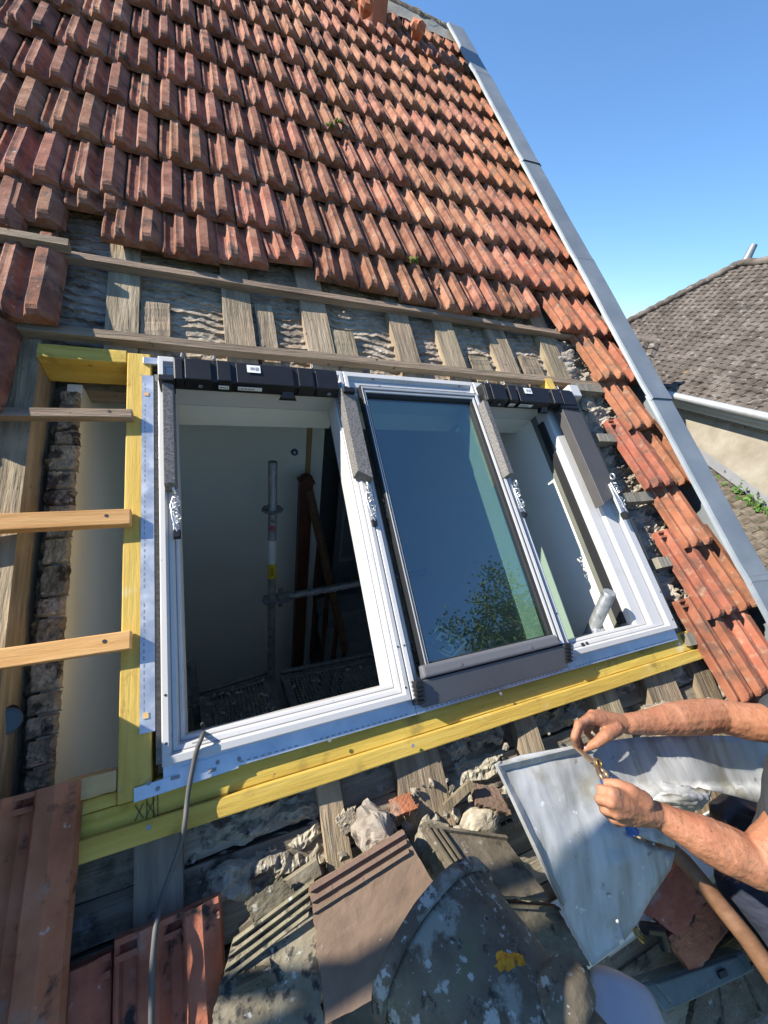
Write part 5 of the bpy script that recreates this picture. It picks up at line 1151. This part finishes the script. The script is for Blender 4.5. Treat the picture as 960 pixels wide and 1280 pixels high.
# lean-to roof against that wall
W0 = A+wof-mI*.02
T1, T2 = hit(866, 563, W0, mI), hit(990, 653, W0, mI); out = -mI
T0 = T1+(T1-T2)*.5; T3 = T2+(T2-T1)*1.0; dn_ = (out*math.cos(R(28))+Vector((0, 0, -math.sin(R(28))))).normalized()
lt = thing('lean_to', 'low lean-to roof of sooty tiles with pale flashing against the render wall', 'lean-to', tuple(T1), 'W')
mb = MB(); LN = 4.2; mb.slab([T0, T0+dn_*LN, T3+dn_*LN, T3], .12, (dn_.cross(T3-T0)) if (dn_.cross(T3-T0)).z > 0 else -(dn_.cross(T3-T0))); part('roof_slope', mb, 'lean_tile', lt, fix=True)
mb = MB(); e = (T3-T0).normalized(); LL = (T3-T0).length; nl = dn_.cross(e).normalized(); nl = nl if nl.z > 0 else -nl
r_ = 0
while r_*.24 < LN:
    for i in range(int(LL/.2)):
        c = T0+e*(.2*i+.1*(r_ % 2)+.1)+dn_*(.24*r_); j = rnd.uniform(-.005, .012)
        mb.add([c-e*.095+nl*.01, c+e*.095+nl*.01, c+e*.095+dn_*.29+nl*(.035+j), c-e*.095+dn_*.29+nl*(.035+j), c+nl*.045, c+dn_*.29+nl*(.075+j), c-e*.095+dn_*.29, c+e*.095+dn_*.29], [(0, 4, 5, 3), (4, 1, 2, 5), (3, 5, 2, 7, 6)])
    r_ += 1
part('roof_tiles', mb, 'lean_tile', lt, kind='stuff')
mb = MB(); mb.hexa([T0+nl*.05, T3+nl*.05, T3+dn_*.16+nl*.08, T0+dn_*.16+nl*.08, T0+nl*.07+Vector((0, 0, .07)), T3+nl*.07+Vector((0, 0, .07)), T3+dn_*.16+nl*.095, T0+dn_*.16+nl*.095]); part('wall_flashing', mb, 'lead', lt, fix=True)
mb = MB(); a, b = T0+dn_*LN, T3+dn_*LN; mb.hexa([Vector((p.x, p.y, z)) for z in (-Z0, min(a.z, b.z)-.15) for p in (a-out*.3, b-out*.3, T3, T0)]); part('lean_to_wall', mb, 'nb_wall', lt, fix=True)
ivc = hit(946, 634, W0, mI)
iv = thing('climbing_plant', 'small green climbing plant growing at the foot of the render wall', 'plant', tuple(ivc), 'W'); mb = MB(); q = random.Random(5); sz = (ivc-CAMW).length/500
for i in range(420):
    c = ivc+e*q.gauss(0, 14)*sz+Vector((0, 0, q.gauss(0, 5)*sz))+out*(.05+.25*q.random()); a = Vector((q.gauss(0, 1), q.gauss(0, 1), q.gauss(0, 1))).normalized()*.055; b = a.orthogonal().normalized()*.045
    mb.add([c-a, c+b, c+a, c-b], [(0, 1, 2, 3)])
part('foliage', mb, 'leaf', iv)
mb = MB()
for i in range(5): mb.tube([ivc+e*(i-2)*.2*1.2+Vector((0, 0, -.4)), ivc+e*(i-2)*.3+out*.1, ivc+e*(i-2)*.4+out*.12+Vector((0, 0, .25))], .012, 6)
part('stem', mb, 'bark', iv)
# low outbuilding roof between the two houses
ob0, ob1 = CAMW+r2w(ray(770, 421)).normalized()*11, CAMW+r2w(ray(826, 429)).normalized()*11
ob1.z = ob0.z = (ob0.z+ob1.z)/2; od = (ob1-ob0).normalized(); on = Vector((od.y, -od.x, 0)); on = on if on.dot(CAMW-ob0) > 0 else -on
ob = thing('outbuilding', 'small dark tiled outbuilding roof peeping over the zinc gable edge', 'outbuilding', tuple(ob0), 'W')
ds = (on*.75+Vector((0, 0, -.66))).normalized(); nn_ = od.cross(ds); nn_ = nn_.normalized() if nn_.z > 0 else -nn_.normalized()
mb = MB(); mb.hexa([p+nn_*h for h in (-.1, 0) for p in (ob0-od*2, ob0-od*2+ds*2.6, ob1+ds*2.6+od*-.2, ob1)]); part('roof_slope', mb, 'nb_tile', ob, fix=True)
mb = MB()
for r_ in range(11):
    for i in range(int(((ob1-ob0).length+2)/.19)):
        c = ob0-od*2+od*(.19*i+.1)+ds*(.23*r_); mb.add([c-od*.09+nn_*.0, c+od*.09, c+od*.09+ds*.25+nn_*.03, c-od*.09+ds*.25+nn_*.03, c+nn_*.04, c+ds*.25+nn_*.075, c-od*.09+ds*.25, c+od*.09+ds*.25], [(0, 4, 5, 3), (4, 1, 2, 5), (3, 5, 2, 7, 6)])
part('roof_tiles', mb, 'nb_tile', ob, kind='stuff')
mb = MB(); mb.tube([ob0-od*2, ob1], .09, 8); part('ridge_tiles', mb, 'nb_tile', ob)
mb = MB(); mb.hexa([Vector((p.x, p.y, z)) for z in (-Z0, ob0.z-1.9) for p in (ob0-od*2+ds*2.2, ob1+ds*2.2-od*.2, ob1-on*2.2, ob0-od*2-on*2.2)]); part('wall', mb, 'nb_wall', ob, fix=True)
# chimney pot beyond the ridge
cp = r2w(P(477, 14, .2)); cq_ = r2w((1.42, 4.98, .05))
ch = thing('chimney_pot', 'round terracotta chimney pot standing behind the ridge', 'chimney', tuple(cq_), 'W')
mb = MB(); bx = r2w(P(474, 16, .1)); bx.y += .12; mb.tube([bx+Vector((0, 0, -.5)), bx+Vector((0, 0, .9)), bx+Vector((0, 0, .93)), bx+Vector((0, 0, 1.0))], [.10, .095, .115, .115], 20); part('pot', mb, 'terracotta', ch)
# tree mirrored in the middle window
tx_ = Vector((1.0, .2, .25))+Vector((335, -345, 300)).normalized()*13.5
def tree(base, crown, rad, label, seed, nleaf=44000, leaf=.06):
    q = random.Random(seed); T = thing('tree', label, 'tree', (base.x, base.y, -Z0), 'W'); tr_ = MB()
    mid = Vector((base.x, base.y, -Z0)).lerp(crown, .55); tr_.tube([Vector((base.x, base.y, -Z0)), mid, crown], [.28, .2, .05], 10); tips = []
    for i in range(26):
        a = mid.lerp(crown, q.random()*.9); dd = Vector((q.gauss(0, 1), q.gauss(0, 1), q.gauss(.25, .6))).normalized(); b = crown+Vector((dd.x*rad.x, dd.y*rad.y, dd.z*rad.z))*(.5+.5*q.random()); m_ = a.lerp(b, .5)+Vector((0, 0, .2)); tr_.tube([a, m_, b], [.07, .04, .012], 6); tips += [m_, b, m_.lerp(b, .5)]
    part('trunk', tr_, 'bark', T); lf = MB()
    cl = [tips[i % len(tips)]+Vector((q.gauss(0, .5), q.gauss(0, .5), q.gauss(0, .4))) for i in range(170)]
    for i in range(nleaf):
        c = q.choice(cl)+Vector((q.gauss(0, .30), q.gauss(0, .30), q.gauss(0, .24))); a = Vector((q.gauss(0, 1), q.gauss(0, 1), q.gauss(0, .6))).normalized()*leaf; b = a.orthogonal().normalized()*leaf*.6
        lf.add([c-a, c+b, c+a, c-b], [(0, 1, 2, 3)])
    part('crown', lf, 'leaf_tree', T); return T
tree(Vector((tx_.x, tx_.y, 0)), tx_, Vector((2.5, 2.5, 3.0)), 'leafy garden tree whose crown is mirrored in the middle window', 4)

# ------------------------------------------------------------------ unseen things set outside the frame to cast shade into it
stk = thing('shade_tile_stack', 'unseen stack of red clay tiles added to shade the lowest tiles', 'tile stack', (-.6, -.4, .08))
for j in range(5):
    for i in range(3):
        o = bpy.data.objects.new('stacked_tile', rnd.choice(TM['tile_dusty'])); C.objects.link(o); o.parent = stk
        o.location = Vector((-.675+rnd.uniform(-.006, .006), -.98+.395*i+rnd.uniform(-.01, .01), .085+.027*j))-ORG[stk.name]; o.rotation_euler = (0, 0, rnd.uniform(-.03, .03))
sl_ = thing('scaffold_plank', 'unseen scaffold plank on trestles, set left of the windows to cast shade', 'scaffold plank', (-1.4, .5, .9))
mb = MB(); mb.box(-2.6, -.52, -.28, .62, .88, .92); part('plank', mb, 'old_wood_u', sl_, bevel=.003)
mb = MB(); mb.tube([(-2.6, .93, 1.02), (-1.25, .93, 1.02)], .024, 12); part('guard_tube', mb, 'galv_old', sl_)
for u in (-2.5, -1.7):
    for v in (-.25, .5):
        mb = MB(); mb.tube([(u, v, .03), (u, v, .88)], .024, 10); part('leg', mb, 'galv_old', sl_)
    mb = MB(); mb.tube([(u, .5, .5), (u, .93, 1.04)], .02, 10); part('brace', mb, 'galv_old', sl_)

mb = MB(); mb.rock(P(925, 1022, .03), .085, (1.5, .8, .7), 17)  # added black lump, stands in for the deep shade below the sheet
o = solo('deep_shade_lump', 'black lump added as deep shade under the far end of the zinc sheet', 'shade lump', mb, 'black')
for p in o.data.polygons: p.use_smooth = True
